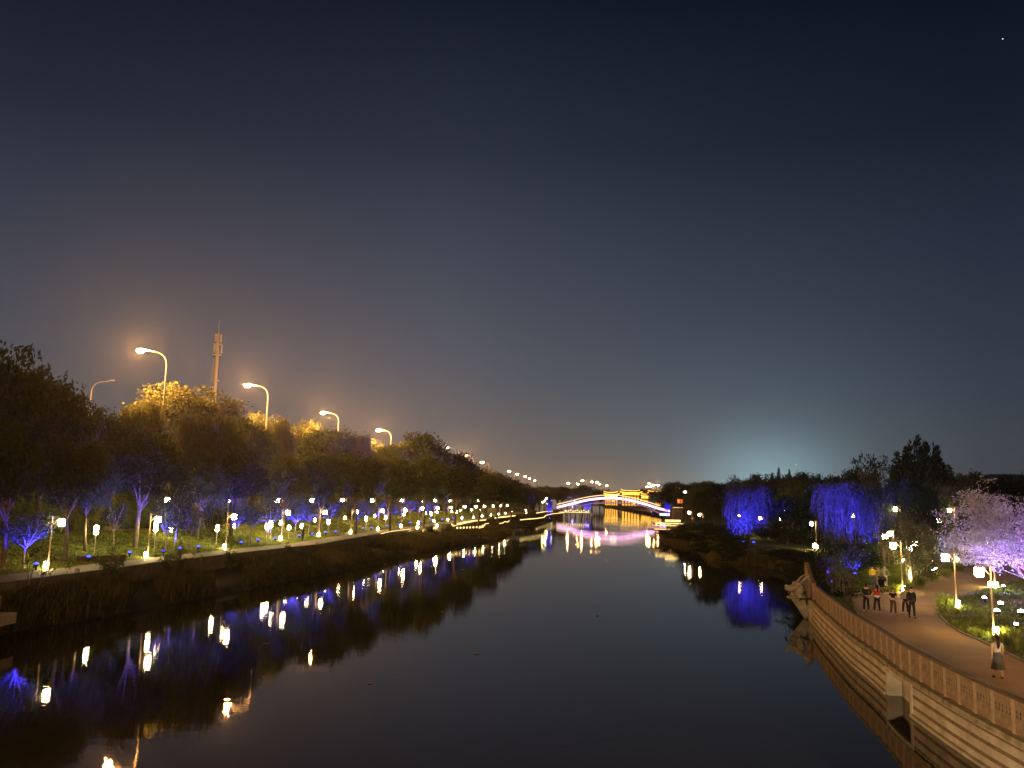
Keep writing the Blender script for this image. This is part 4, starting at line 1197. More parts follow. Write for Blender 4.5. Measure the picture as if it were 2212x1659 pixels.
# blue-lit willow at the right foot of the footbridge and a white-lit one
for (px, top, D, w, lab, wt, colr) in ((1441, 1078, 405, 17, 'small willow lit blue at the right foot of the footbridge', 60000, BL), (1408, 1070, 445, 22, 'pale-lit tree behind the right end of the footbridge', 9000, (.8, .9, 1)), (1268, 1072, 470, 26, 'blue-washed tree behind the left arch of the footbridge', 50000, BL), (1238, 1066, 500, 36, 'lilac-washed tree behind the left end of the footbridge', 50000, (.35, .3, 1)), (1187, 1073, 300, 18, 'small blue-lit tree left of the footbridge', 30000, BL)):
    o = tree_at('willowB', px, top, D, w, 1.6, lab, None)
    x = px_x(px, D); q = at(px, 1100, D)
    gp = Vector((x, D - 3.5, 1.6)); r = empty('flood_light', gp)
    MB().lathe([(.1, 0), (.2, .3)], (0, 0, 0), 8).build('housing', M['dark'], r); B = MB(); B.ell((0, 0, .34), (.2, .2, .1), 8, 4); B.build('lens', M['blue_l'], r)
    ld = bpy.data.lights.new('flood_beam', 'SPOT'); ld.energy = wt; ld.color = colr; ld.spot_size = R(110); ld.spot_blend = .5; ld.shadow_soft_size = .2
    lo = bpy.data.objects.new('flood_beam', ld); COL.objects.link(lo); lo.parent = r; lo.location = (0, 0, .6); lo.rotation_euler = Vector((0, .5, 1)).to_track_quat('-Z', 'Y').to_euler()
    tag(r, 'flood light under the ' + lab, 'flood light')

# ------------------------------------------------------------------ golden hall far up the river
HD = 1250.0
hall = empty('golden_hall', (at(1370, 1078, HD).x, HD, 1.6)); tag(hall, 'large hall with golden-lit upturned roofs beyond the footbridge', 'building')
hx = at(1370, 1078, HD).x
def hz_(px, py): v = at(px, py, HD); return v.x - hx, v.z - 1.6
for (x0, x1, yt, yb, nm) in ((1303, 1338, 1062.5, 1070, 'left'), (1337, 1385, 1059, 1070, 'mid'), (1381, 1403, 1066.5, 1074, 'low'), (1399, 1433, 1060.5, 1071, 'gable')):
    xa, zt = hz_(x0, yt); xb, zb = hz_(x1, yb); dy = {'left': 0, 'mid': -6, 'low': -10, 'gable': 4}[nm]; hgt = zt - zb
    B = MB(); n = 12; o = 0
    for i in range(n + 1):
        tt = i / n; x = xa + (xb - xa) * tt; lift = (abs(2 * tt - 1) ** 4) * 1.6
        ins = (x - (xa + xb) / 2) * .86 + (xa + xb) / 2
        B.v += [(x, dy - 4, zt - 3.0 + lift - .0), (ins, dy + 4, zt - .5 + lift * .6), (ins, dy + 4.6, zt - .5 + lift * .6), (x, dy + 12, zt - 3.0 + lift), (x, dy - 4, zt - 3.5 + lift), (x, dy + 12, zt - 3.5 + lift)]
    for i in range(n):
        a = i * 6
        B.f += [(a, a + 6, a + 7, a + 1), (a + 1, a + 7, a + 8, a + 2), (a + 2, a + 8, a + 9, a + 3), (a + 4, a + 10, a + 6, a), (a + 3, a + 9, a + 11, a + 5), (a + 5, a + 11, a + 10, a + 4)]
    rf = B.build('roof', M['roof'], hall)
    def edge(inn, dz, y, r_):
        P = []
        for i in range(n + 1):
            tt = i / n; x = xa + (xb - xa) * tt; x = (x - (xa + xb) / 2) * inn + (xa + xb) / 2
            P.append((x, y, zt + dz + abs(2 * tt - 1) ** 4 * 1.6))
        return P
    MB().tube(edge(1, -3.3, dy - 4.5, 0), .55, 5).build('eave_light', M['gold'], rf)
    MB().tube(edge(.86, -.4, dy + 3.0, 0), .30, 5).build('ridge_light', M['gold'], rf)
    xm0, xm1 = xa + (xb - xa) * .10, xb - (xb - xa) * .10
    MB().box((xm0, dy, -2), (xm1, dy + 8, zt - 3.4)).build('wall', M['render_wall'], hall)
    k = 0; bw = (xm1 - xm0) / 6
    for k in range(6):
        MB().box((xm0 + bw * (k + .12), dy - .3, zt - 6.2), (xm0 + bw * (k + .88), dy - .02, zt - 4.4)).build('lit_window', M['gold'], hall)
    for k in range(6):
        MB().box((xm0 + bw * (k + .2), dy - .3, 1.0), (xm0 + bw * (k + .8), dy - .02, max(2, zt - 8.5))).build('glowing_front', M['gold_dim'], hall)  # gold light on the hall walls imitated by glowing panels

# ------------------------------------------------------------------ waterside pavilion
PD = 192.0
pv = empty('waterside_pavilion', (at(1414, 1078, PD).x, PD, 0)); tag(pv, 'low waterside pavilion on piers with rows of warm light strips', 'pavilion')
zz = lambda py: at(1440, py, PD).z
W1 = 9.0; zd = zz(1144)
B = MB(); B.box((0, 0, zd - .35), (W1, 9, zd)); B.box((-.1, -.15, -.1), (W1, .1, .25)); B.build('deck', M['conc'], pv)
for k, x in enumerate((.15, 1.1, 2.6, 5.2, 7.2, 8.6)):
    MB().box((x, 0, -.5), (x + .22, .24, zd - .35)).build('pier', M['conc'], pv)
MB().box((1.6, 4, -.5), (W1, 4.3, zd - .4)).build('back_wall', M['conc_dark'], pv)
zr2 = zz(1137); zc = zz(1130.5); zu = zz(1126)
MB().box((-.06, -.1, zd + .02), (W1, -.02, zd + .11)).build('light_strip', M['led'], pv)
B = MB(); B.box((0, -.05, zr2), (W1, .05, zr2 + .07))
for k in range(19): B.box((W1 * k / 18 - .03, -.03, zd), (W1 * k / 18 + .03, .03, zr2))
B.build('railing', M['conc'], pv)
MB().box((0, -.1, zr2 + .12), (5.6, -.04, zr2 + .20)).build('light_strip', M['led'], pv)
B = MB(); B.box((.3, .4, zc - .25), (6.6, 5, zc)); B.build('lower_roof', M['roof'], pv)
MB().box((.25, .28, zc - .1), (6.4, .38, zc + .06)).build('light_strip', M['led'], pv)
B = MB(); B.box((2.5, 1, zc), (5.8, 4, zu)); B.build('upper_storey', M['render_wall'], pv)
for k in range(9): MB().ell((2.6 + k * .38, .9, zu + .12), (.15, .15, .26), 6, 4).build('lamp', M['led'], pv)
for k in range(7): MB().box((.9 + .85 * k, .5, zd), (1.0 + .85 * k, .6, zc - .25)).build('column', M['conc'], pv)
for k in range(8): MB().ell((.4 + .75 * k + .2 * (k % 2), -.2, zr2 + .34 + .12 * (k % 3)), (.09, .09, .12), 6, 4).build('bulb', M['led'], pv)
# red neon board and the lit kiosk near the footbridge foot
p = at(1469.5, 1082.7, 300)
ns_ = empty('neon_sign', (p.x, 300, 1.6)); h_ = p.z - 1.6
MB().box((-1.15, .1, h_ - .75), (1.15, .22, h_ + .75)).build('board', M['dark'], ns_)
B = MB()
for cx in (-1.0, .95):
    for (x0, z0, x1, z1) in ((-.7, .95, .7, .95), (-.7, .3, .7, .3), (-.6, -.35, .6, -.35), (-.75, -1.0, .75, -1.0), (0, 1.15, 0, -1.0) if cx < 0 else (.35, .95, -.5, -1.0), (-.6, .95, -.6, .3), (.6, .3, .6, -.35)):
        B.tube([(.55 * (cx + x0), 0, h_ + .55 * z0), (.55 * (cx + x1), 0, h_ + .55 * z1)], .07, 5)
B.build('lettering', M['red_sign'], ns_)
MB().box((-.1, .1, 0), (.1, .3, h_ - .75)).build('post', M['dark'], ns_)
tag(ns_, 'red glowing sign with two characters right of the footbridge', 'sign')
p = at(1464, 1097, 310); kq = empty('kiosk', (p.x, 310, 1.6))
MB().box((-1.6, 0, 0), (1.6, 3, p.z - 1.6)).build('wall', M['render_wall'], kq); MB().box((-1.9, -.5, p.z - 1.6), (1.9, 3.5, p.z - 1.3)).build('roof', M['roof'], kq)
MB().box((-1.8, -.62, p.z - 1.55), (1.8, -.52, p.z - 1.48)).build('light_strip', M['led_dim'], kq)
tag(kq, 'small kiosk with a red-lit eave below the red sign', 'kiosk')

# telecom mast
TD = 240.0
p = at(462, 870, TD); tp = at(471, 690, TD)
ms = empty('telecom_mast', (p.x, TD, 8)); Z = lambda py: at(468, py, TD).z - 8
MB().tube([(0, 0, 0), (0, 0, Z(765)), (0, 0, Z(718))], [.62, .46, .30], 12).build('pole', M['white_m'], ms, True)
MB().tube([(0, 0, Z(718)), (0, 0, Z(692))], [.12, .03], 6).build('lightning_rod', M['white_m'], ms)
for py, r_ in ((767, 1.25), (744, .9), (823, 1.1)): MB().lathe([(r_, 0), (r_, .18)], (0, 0, Z(py)), 14).build('platform', M['white_m'], ms)
for (py0, py1, rr_) in ((762, 743, 1.1), (738, 722, .75)):
    for k in range(3):
        a = k * 2.094 + .35; c, s_ = math.cos(a), math.sin(a); Mx = Matrix.Translation((c * rr_, s_ * rr_, 0)) @ Matrix.Rotation(a, 4, 'Z')
        MB().box((-.2, -.55, Z(py0)), (.2, .55, Z(py1)), Mx).build('antenna_panel', M['white_m'], ms)
B = MB(); B.tube([(-.95, 0, Z(823)), (-.95, 0, Z(775))], .05, 4); B.tube([(-.62, 0, Z(823)), (-.55, 0, Z(775))], .05, 4)
for k in range(18): z = Z(823) + (Z(775) - Z(823)) * k / 17; B.box((-.95, -.03, z), (-.58, .03, z + .06))
B.build('ladder', M['white_m'], ms); tag(ms, 'slender grey telecom mast with antenna panels behind the left trees', 'mast')

# ------------------------------------------------------------------ light strips along the far left path
def strip_light(pts, z, r_, mt, lab, name='light_strip'):
    P = [gnd(a, b_, z) for a, b_ in pts]
    B = MB(); B.tube(P, r_ * .55, 5); o = B.build(name, M[mt]); return tag(o, lab, 'light strip', 'light strips by the far left path')


def z4(x, y): return ((1800 + x / 2.212) * .5486, (1750 + y / 2.212) * .5486)


def zb(x, y): return ((1500 + x / 3.16) * .5486, (1900 + y / 3.16) * .5486)


strip_light([z4(0, 690), z4(60, 678), z4(120, 668), z4(250, 657)], 2.75, .22, 'led_path', 'bright yellow light strip on the path edge, the thickest of the far left path')
strip_light([z4(330, 640), z4(400, 632), z4(505, 620)], 2.75, .30, 'led_path', 'straight yellow light strip just before the dark bend willow')
strip_light([z4(190, 728), z4(215, 722), z4(218, 703), z4(240, 708), z4(240, 692), z4(275, 688)], 2.4, .13, 'led_path', 'small curling light strip low on the bank')
strip_light([z4(370, 688), z4(400, 684), z4(412, 672), z4(440, 676), z4(455, 664)], 2.3, .15, 'led_path', 'second curling light strip low on the bank')
strip_light([z4(550, 657), z4(620, 650), z4(690, 645), z4(760, 634), z4(770, 618), z4(830, 604), z4(930, 594)], 2.6, .20, 'led_path', 'long winding light strip leading to the footbridge')
strip_light([z4(690, 598), z4(760, 586), z4(830, 582), z4(812, 560), z4(805, 545)], 2.9, .25, 'led_path', 'bright zigzag light strip left of the footbridge foot')
strip_light([zb(0, 638), zb(70, 620), zb(150, 605), zb(280, 590), zb(370, 578)], 2.7, .07, 'led_path', 'thin light strip under the path edge past the jogger')
strip_light([zb(880, 515), zb(900, 540), zb(980, 520), zb(1060, 500), zb(1160, 480)], 2.7, .20, 'led_path', 'double yellow light strip along the lit path mound')
# lit string of bulbs
for i in range(9):
    p = gnd(*zb(950 + i * 40, 574 - i * 1.4 - (i > 5) * (i - 5) * 2), 2.2)
    MBo = MB().ell((0, 0, .15), (.16, .16, .18), 6, 4); o = MBo.build('bollard_light', M['led']); o.location = p
    tag(o, 'small round bollard light low on the far left bank, %s of the row' % nth(i + 1), 'bollard light', 'row of bollard lights on the far left bank')
# lit boulders
rng = np.random.default_rng(3)
for i, (x, y, s) in enumerate([(400, 590, .5), (440, 575, .8), (480, 568, .9), (520, 572, .8), (550, 590, .6), (680, 560, .8), (720, 545, 1.1), (760, 540, 1.1), (735, 575, .7)]):
    p = gnd(*zb(x, y), 2.5); B = MB(); B.ell((0, 0, .2), (.8 * s, .7 * s, .6 * s), 9, 6)
    B.v = [tuple(np.array(v) * (1 + .12 * rng.normal())) for v in B.v]; o = B.build('boulder', M['conc'], None, True); o.location = (p.x, p.y, 2.1); o.rotation_euler = (0, 0, i)
    tag(o, 'pale boulder lit yellow at the far left path edge, %s from the left' % nth(i + 1), 'boulder', 'lit boulders at the far left path edge')
    if i in (2, 6):
        q = gnd(*zb(x - 20, y + 10), 2.6); r = empty('ground_lantern', (q.x, q.y - .8, 2.6)); B = MB(); lantern_geo(B, (0, 0, .3), .36, .42); B.build('shade', M['lantern_s'], r)
        MB().lathe([(.1, 0), (.1, .08)], (0, 0, 0), 8).build('base', M['dark'], r)
        tag(r, 'ground lantern in front of the lit boulders, %s' % ('left one' if i == 2 else 'right one'), 'ground lantern')
# cluster of small lights in front of the bridge foot
for i, (x, y) in enumerate([(2013, 250), (2040, 232), (2058, 202), (2124, 233), (2068, 270), (1480, 200), (1520, 168), (1490, 165), (1550, 206), (1320, 200), (1405, 205), (1215, 200), (1802, 352), (1814, 390), (1630, 375), (1550, 382)]):
    px, py = zb(x, y); D = 330 + 12 * (i % 5) if i < 5 else 285 + 6 * i
    p = at(px, py, D); r = empty('small_lamp', (p.x, D, 2.4)); MB().tube([(0, 0, 0), (0, 0, p.z - 2.4)], .05, 5).build('pole', M['metal'], r)
    MB().ell((0, 0, p.z - 2.4 + .2), (.2, .2, .22), 6, 4).build('globe', M['lantern_s'], r)
    tag(r, 'small globe lamp on a thin pole toward the footbridge, %s of the cluster' % nth(i + 1), 'globe lamp', 'small globe lamps near the left end of the footbridge')

# ------------------------------------------------------------------ right bank floods
fl = 'flood lights on the right bank'
flood(1585, 1172, 1.9, BL, 26000, 'blue_l', 'left blue flood light under the wide blue willow', fl, (.18, .3, 1), cone=120, k=1.4)
flood(1605, 1176, 1.9, BL, 26000, 'blue_l', 'middle blue flood light under the wide blue willow', fl, (.1, .4, 1), cone=120, k=1.4)
flood(1628, 1177, 1.9, BL, 26000, 'blue_l', 'right blue flood light under the wide blue willow', fl, (-.1, .3, 1), cone=120, k=1.4)
flood(1790, 1206, 1.7, BL, 24000, 'blue_l', 'blue flood light at the left foot of the tall blue willow', fl, (.3, .3, 1), cone=120, k=.6)
flood(1830, 1208, 1.7, BL, 24000, 'blue_l', 'blue flood light in the middle below the tall blue willow', fl, (.0, .2, 1), cone=120, k=.6)
flood(1866, 1206, 1.7, BL, 24000, 'blue_l', 'blue flood light at the right foot of the tall blue willow', fl, (-.1, .2, 1), cone=120, k=.6)
flood(1930, 1190, 1.6, BL, 24000, 'blue_l', 'blue flood light behind the shelter', fl, (.0, .3, 1), cone=110, k=.6)
flood(1975, 1186, 1.6, BL, 24000, 'blue_l', 'blue flood light below the dark hanging willow', fl, (.2, .3, 1), cone=110, k=.6)
flood(2030, 1188, 1.6, BL, 22000, 'blue_l', 'blue flood light under the willow behind the shelter', fl, (.1, .2, 1), cone=110, k=.6)
for i, (a, b_, w) in enumerate([(1793, 1256, 1800), (1847, 1248, 2500), (1857, 1233, 3000), (1856, 1222, 2500), (1876, 1225, 2000), (1797, 1267, 900)]):
    flood(a, b_, 1.6, BL, w, 'blue_l', 'small blue flood light in shrubs behind the prow, %s' % nth(i + 1), fl, (.1, .4, 1), cone=130, k=.8)
PU = (.36, .14, 1)
flood(2168, 1276, 1.4, (.55, .6, 1), 1600, 'white_fl', 'white flood light farthest back on the right lawn', fl, Vector((34.5, 58, 6)) - gnd(2168, 1276, 1.4), cone=110, k=.9)
flood(2127, 1303, 1.4, (.5, .6, 1), 2200, 'white_fl', 'white flood light touching the nearest lantern post', fl, Vector((34.5, 58, 6)) - gnd(2127, 1303, 1.4), cone=110, k=1.0)
flood(2162, 1316, 1.4, (.35, .42, 1), 3000, 'white_fl', 'white flood light in the middle of the right lawn', fl, Vector((34.5, 58, 6)) - gnd(2162, 1316, 1.4), cone=110, k=1.2)
flood(2154, 1333, 1.4, (.5, .45, 1), 2600, 'white_fl', 'white flood light nearest the path on the right lawn', fl, Vector((34.5, 58, 6)) - gnd(2154, 1333, 1.4), cone=110, k=1.2)
flood(2206, 1335, 1.4, PU, 7500, 'white_fl', 'flood light at the right edge throwing purple light into the tree', fl, Vector((34.5, 58, 6)) - gnd(2206, 1335, 1.4), cone=120, k=1.3)
flood(2290, 1300, 1.4, (.3, .08, 1), 9000, 'white_fl', 'flood light just outside the right edge throwing violet light', fl, Vector((34.5, 58, 6)) - gnd(2290, 1300, 1.4), cone=120)
flood(2196, 1364, 1.4, (.75, .9, .35), 900, 'white_fl', 'yellow-green flood light low on the right lawn', fl, (.1, .5, 1), cone=130, k=.8)
flood(2015, 1240, 1.4, (.05, 1, .15), 3500, 'white_fl', 'green flood light in the shrubs where the path forks back', fl, (-.1, .3, 1), cone=120, k=.9)
flood(2022, 1236, 1.4, (.45, .5, 1), 3500, 'white_fl', 'cool flood light lighting the lilac shrub', fl, (.3, .2, 1), cone=120, k=.8)
flood(1966, 1274, 1.4, (1, .8, .35), 900, 'lantern_s', 'warm flood light at the foot of the multi-stem tree', fl, (.1, .2, 1), cone=120, k=.6)

# shelter between the hanging willows
p = gnd(1935, 1205, 1.4); sh = empty('shelter', (p.x, p.y, 1.4)); zt = at(1935, 1163, p.y).z - 1.4; ws = 3.0
MB().box((-ws / 2 - .3, -.6, zt - .15), (ws / 2 + .3, 2.2, zt + .12)).build('roof', M['copper'], sh)
for x in (-ws / 2, ws / 2): MB().box((x - .08, -.3, 0), (x + .08, -.14, zt - .15)).build('post', M['copper'], sh)
MB().box((-ws / 2, 1.9, 0), (ws / 2, 2.0, zt - .15)).build('back_panel', M['render_wall'], sh)
tag(sh, 'small flat-roofed shelter behind the lantern-lit grasses', 'shelter')
p = gnd(2010, 1200, 1.5); bd = empty('notice_shelter', (p.x, p.y, 1.5)); zt = at(2010, 1140, p.y).z - 1.5
for x in (-.9, .9): MB().box((x - .1, -.1, 0), (x + .1, .1, zt)).build('post', M['rail'], bd)
MB().box((-1.1, -.5, zt - .25), (1.3, .6, zt)).build('roof', M['copper'], bd); MB().box((-.8, -.04, zt * .45), (.8, .04, zt - .35)).build('board', M['copper'], bd)
tag(bd, 'wooden gate-like frame with a brown roof behind the green-lit shrub', 'gate')
# benches on the left
for (px, py, w, lab, mt) in ((234, 1212, 3.6, 'long low dark brick seat wall near the first blue floods', 'brick'), (735, 1155.5, 1.9, 'pale stone bench beside the lower path past the jogger', 'stone')):
    p = gnd(px, py, 2.6); r = empty('bench', (min(p.x, LP(p.y) - 3.6), p.y, 2.5)); an_ = 1.35
    r.rotation_euler = (0, 0, .9 if w > 3 else .6)
    MB().box((-w / 2, -.22, .40), (w / 2, .24, .50)).build('seat', M[mt], r)
    for x in (-w / 2 + .2, w / 2 - .2): MB().box((x - .18, -.18, 0), (x + .18, .18, .40)).build('leg', M[mt], r)
    if w > 3: MB().box((-w / 2 + .4, -.14, .0), (w / 2 - .4, .12, .395)).build('base', M[mt], r)
    tag(r, lab, 'bench')
# small moored boat at the far left bank
p = gnd(1110, 1149, 0.2); bo = empty('moored_boat', (p.x + 1.0, p.y, 0), 1.2)
B = MB(); nn_ = 10
for i in range(nn_ + 1):
    tt = i / nn_; x = -3.2 + 6.4 * tt; w_ = 1.0 * math.sin(math.pi * (.08 + .84 * tt)) ** .6; zt_ = .62 + .25 * (2 * tt - 1) ** 2
    B.v += [(x, -w_, zt_), (x, -w_ * .7, -.1), (x, w_ * .7, -.1), (x, w_, zt_), (x, w_ * .86, zt_ - .04), (x, w_ * .55, .15), (x, -w_ * .55, .15), (x, -w_ * .86, zt_ - .04)]
for i in range(nn_):
    for k in range(8): a = i * 8 + k; b_ = i * 8 + (k + 1) % 8; B.f.append((a, b_, b_ + 8, a + 8))
B.f += [tuple(range(8)), tuple(range(nn_ * 8 + 7, nn_ * 8 - 1, -1))]
B.build('hull', M['conc'], bo, True); MB().box((-1.2, -.8, .42), (-.8, .8, .48)).build('thwart', M['bark_pale'], bo); MB().box((.9, -.8, .42), (1.3, .8, .48)).build('thwart', M['bark_pale'], bo)
tag(bo, 'small pale boat moored against the far left reeds', 'boat')


# ------------------------------------------------------------------ people
def skin(name, V, E, Rr, mt, parent, sub=1):
    me = bpy.data.meshes.new(name); me.from_pydata(V, E, []); me.materials.append(mt)
    o = bpy.data.objects.new(name, me); COL.objects.link(o); o.parent = parent
    sk = o.modifiers.new('skin', 'SKIN'); sk.use_smooth_shade = True; sk.branch_smoothing = .4
    L_ = me.skin_vertices[0].data
    for i, r_ in enumerate(Rr): L_[i].radius = (r_, r_) if not isinstance(r_, tuple) else r_; L_[i].use_root = (i == 0)
    s = o.modifiers.new('sub', 'SUBSURF'); s.levels = sub; s.render_levels = sub
    return o


SKIN = mat('skin', (.50, .31, .21), .6, .08, 8)
HAIR = mat('hair_black', (.012, .010, .010), .45, .2, 20)
def cloth(n, c): return mat(n, c, .85, .12, 14, .003)


BLK = cloth('cloth_black', (.012, .012, .014)); RED = cloth('cloth_red', (.45, .03, .035)); WHT = cloth('cloth_white', (.62, .58, .52)); YEL = cloth('cloth_yellow', (.75, .50, .04))
OLV = cloth('cloth_olive', (.38, .33, .10)); GRY = cloth('cloth_grey', (.20, .20, .18)); DEN = cloth('cloth_denim', (.09, .11, .16)); BEI = cloth('cloth_beige', (.55, .43, .28)); BRN = cloth('cloth_brown', (.10, .055, .035)); TOPG = cloth('cloth_pale_top', (.50, .48, .44))
DKG = cloth('cloth_charcoal', (.07, .072, .08)); STR = mat('cloth_striped', (.16, .15, .13), .85, .1, 4)
t = STR.node_tree; wv = t.nodes.new('ShaderNodeTexWave'); wv.bands_direction = 'Z'; wv.inputs['Scale'].default_value = 5; wv.inputs['Distortion'].default_value = 0
g = t.nodes.new('ShaderNodeTexCoord'); cr = t.nodes.new('ShaderNodeValToRGB'); cr.color_ramp.elements[0].color = (.14, .13, .11, 1); cr.color_ramp.elements[1].color = (.34, .32, .27, 1)
t.links.new(g.outputs['Object'], wv.inputs[0]); t.links.new(wv.outputs[0], cr.inputs[0]); t.links.new(cr.outputs[0], t.nodes['Principled BSDF'].inputs['Base Color'])


def person(px, py, z, H, face, lab, stride=.25, arms='swing', top=BLK, bottom=BLK, sleeves='long', hair='short', shoes=WHT, skirt=None, extra=None, grp=None, bulk=1.0, shorts=False):
    """face: 0 looks at the camera, pi walks away"""
    p = gnd(px, py, z); r = empty('person', (p.x, p.y, z), face); k = H / 1.70
    r.scale = (k, k, k)
    V = [(0, 0, .93), (0, .01, 1.07), (0, .0, 1.26), (0, .01, 1.40), (0, .0, 1.48), (0, -.01, 1.56), (0, -.015, 1.635)]
    E = [(i, i + 1) for i in range(6)]; Rr = [(.145 * bulk, .105), (.125 * bulk, .095), (.155 * bulk, .105), (.10, .075), .052, (.078, .092), (.072, .085)]
    def add(v, par, rad): V.append(v); E.append((par, len(V) - 1)); Rr.append(rad); return len(V) - 1
    add((0, -.118, 1.572), 5, .012)
    for s in (-1, 1): add((s * .088, .01, 1.585), 5, .012)
    J = {}
    for s in (-1, 1):
        st = stride * s                                  # + : this foot forward (towards -Y)
        hip = add((s * .09, 0, .88), 0, .085)
        kn = add((s * .095, -st * .55 - .02, .50), hip, .058)
        back = 1 if st < 0 else 0
        an = add((s * .10, -st, .085 + (.07 if back and abs(stride) > .2 else 0)), kn, .040)
        to = add((s * .11, -st - .15, .03 + (.0 if not back else .01)), an, (.035, .028))
        sh = add((s * .175 * bulk, .0, 1.375), 3, .058)
        sw = -st * .9
        if arms == 'swing': el = (s * .235, -sw * .3 + .03, 1.12); wr = (s * .235, -sw * .8 - .05, .90)
        elif arms == 'behind': el = (s * .27, .13, 1.14); wr = (s * .07, .17, .98)
        elif arms == 'run': el = (s * .25, .12 * (1 if s > 0 else .2), 1.15); wr = (s * .17, -.18, 1.20)
        elif arms == 'front': el = (s * .25, .0, 1.13); wr = (s * .08, -.20, 1.05)
        elif arms == 'push': el = (s * .24, -.08, 1.13); wr = (s * .17, -.34, 1.02)
        elif arms == 'out': el = (s * .29, -.02, 1.15); wr = (s * (.42 if s > 0 else .22), -.08, .98)
        else: el = (s * .25, 0, 1.12); wr = (s * .25, -.08, .90)
        e_ = add(el, sh, .042); w_i = add(wr, e_, .028)
        d = (Vector(wr) - Vector(el)).normalized(); u = d.cross(Vector((0, 1, 0)) if abs(d.y) < .9 else Vector((0, 0, 1))).normalized()
        n_ = d.cross(u)
        pm_ = Vector(wr) + d * .055; pi_ = add(tuple(pm_), w_i, (.034, .018))
        for q, (off, ln) in enumerate(((-.030, .065), (-.010, .078), (.010, .073), (.030, .055))):
            a0 = Vector(wr) + d * .09 + n_ * off; i0 = add(tuple(a0), pi_, .0085); i1 = add(tuple(a0 + d * ln * .55 + u * .008), i0, .0078); add(tuple(a0 + d * ln * .9 + u * .03), i1, .0065)
        th = add(tuple(Vector(wr) + d * .03 - n_ * .042), pi_, .0095); add(tuple(Vector(wr) + d * .075 - n_ * .058 + u * .01), th, .008)
        J[s] = dict(hip=V[hip], kn=V[kn], an=V[an], to=V[to], sh=V[sh], el=el, wr=wr)
    skin('body', V, E, Rr, SKIN, r)
    # top
    Vt = [(0, 0, .90 if not skirt else .99), (0, .01, 1.07), (0, 0, 1.26), (0, .01, 1.395)]; Et = [(0, 1), (1, 2), (2, 3)]; Rt = [(.165 * bulk, .125), (.155 * bulk, .118), (.178 * bulk, .125), (.115, .088)]
    for s in (-1, 1):
        j = J[s]; Vt.append(j['sh']); Et.append((3, len(Vt) - 1)); Rt.append(.076)
        if sleeves == 'long':
            Vt.append(j['el']); Et.append((len(Vt) - 2, len(Vt) - 1)); Rt.append(.058); w2 = tuple(np.array(j['el']) * .08 + np.array(j['wr']) * .92); Vt.append(w2); Et.append((len(Vt) - 2, len(Vt) - 1)); Rt.append(.044)
        else:
            w2 = tuple(np.array(j['sh']) * .35 + np.array(j['el']) * .65); Vt.append(w2); Et.append((len(Vt) - 2, len(Vt) - 1)); Rt.append(.064)
    skin('top', Vt, Et, Rt, top, r)
    if skirt is None:
        Vb = [(0, 0, .94)]; Eb = []; Rb = [(.165 * bulk, .122)]
        for s in (-1, 1):
            j = J[s]; Vb.append(j['hip']); Eb.append((0, len(Vb) - 1)); Rb.append(.104)
            kn_ = j['kn']; Vb.append(kn_); Eb.append((len(Vb) - 2, len(Vb) - 1)); Rb.append(.078)
            if not shorts: e = (j['an'][0], j['an'][1], j['an'][2] + .01); Vb.append(e); Eb.append((len(Vb) - 2, len(Vb) - 1)); Rb.append(.062)
        skin('trousers', Vb, Eb, Rb, bottom, r)
    else:
        B = MB(); prof = [(.128, 1.04), (.15, .98), (.185, .88), (.215, .70), (.25, .50), (.275, .37)]; n = 28; o = 0
        for i, (rad, z_) in enumerate(prof):
            for q in range(n):
                a = 2 * math.pi * q / n; rr_ = rad * (1 + .06 * (i / 5) * math.sin(a * 7)); B.v.append((rr_ * math.cos(a), rr_ * math.sin(a) * .82, z_))
        for i in range(len(prof) - 1):
            for q in range(n): a = i * n + q; b2 = i * n + (q + 1) % n; B.f.append((a, b2, b2 + n, a + n))
        B.build('skirt', skirt, r, True); MB().lathe([(.135, 0), (.142, .03), (.135, .06)], (0, 0, 1.01), 18, .8).build('belt', DEN, r, True)
    for s in (-1, 1):
        j = J[s]; a = Vector(j['an']); to = Vector(j['to']); B = MB(); d = to - a; d.z = 0
        B.ell((a.x + d.x * .5, a.y + d.y * .5 + .01, to.z + .02), (.05, .135, .05), 8, 5); B.build('shoe', shoes, r, True)
    B = MB(); B.ell((0, .015, 1.625), (.093, .105, .095), 12, 8); B.ell((0, .045, 1.565), (.088, .075, .10), 12, 8)
    if hair == 'long': B.tube([(0, .07, 1.62), (0, .12, 1.50), (0, .13, 1.35), (.01, .12, 1.20)], [.085, .085, .07, .03], 8)
    if hair == 'tail': B.tube([(0, .09, 1.64), (.0, .16, 1.60), (.02, .18, 1.46), (.05, .16, 1.27)], [.045, .06, .055, .02], 8)
    for v in range(len(B.v)):                             # clear the face
        x_, y_, z_ = B.v[v]
        if y_ < -.03 and z_ < 1.665: B.v[v] = (x_ * .8, -.02, max(z_, 1.60))
    B.build('hair', HAIR, r, True)
    if face < 1.5:
        for s in (-1, 1):
            MB().ell((s * .03, -.102, 1.60), (.012, .008, .007), 6, 4).build('eye', HAIR, r)
    if extra: extra(r)
    return tag(r, lab, 'person', grp)


person(653, 1172, 2.53, 1.76, math.pi - .15, 'person in dark clothes jogging away on the lower left path', .30, 'run', BLK, BLK, 'short', shoes=WHT)
g1 = None
person(1872, 1321, 1.42, 1.74, math.pi, 'person in black walking away with arms folded behind, nearest the fence', .12, 'behind', BLK, BLK)
def hem(r): MB().lathe([(.172, 0), (.182, .06), (.176, .2)], (0, 0, .86), 18, .78).build('shirt_hem', WHT, r, True)


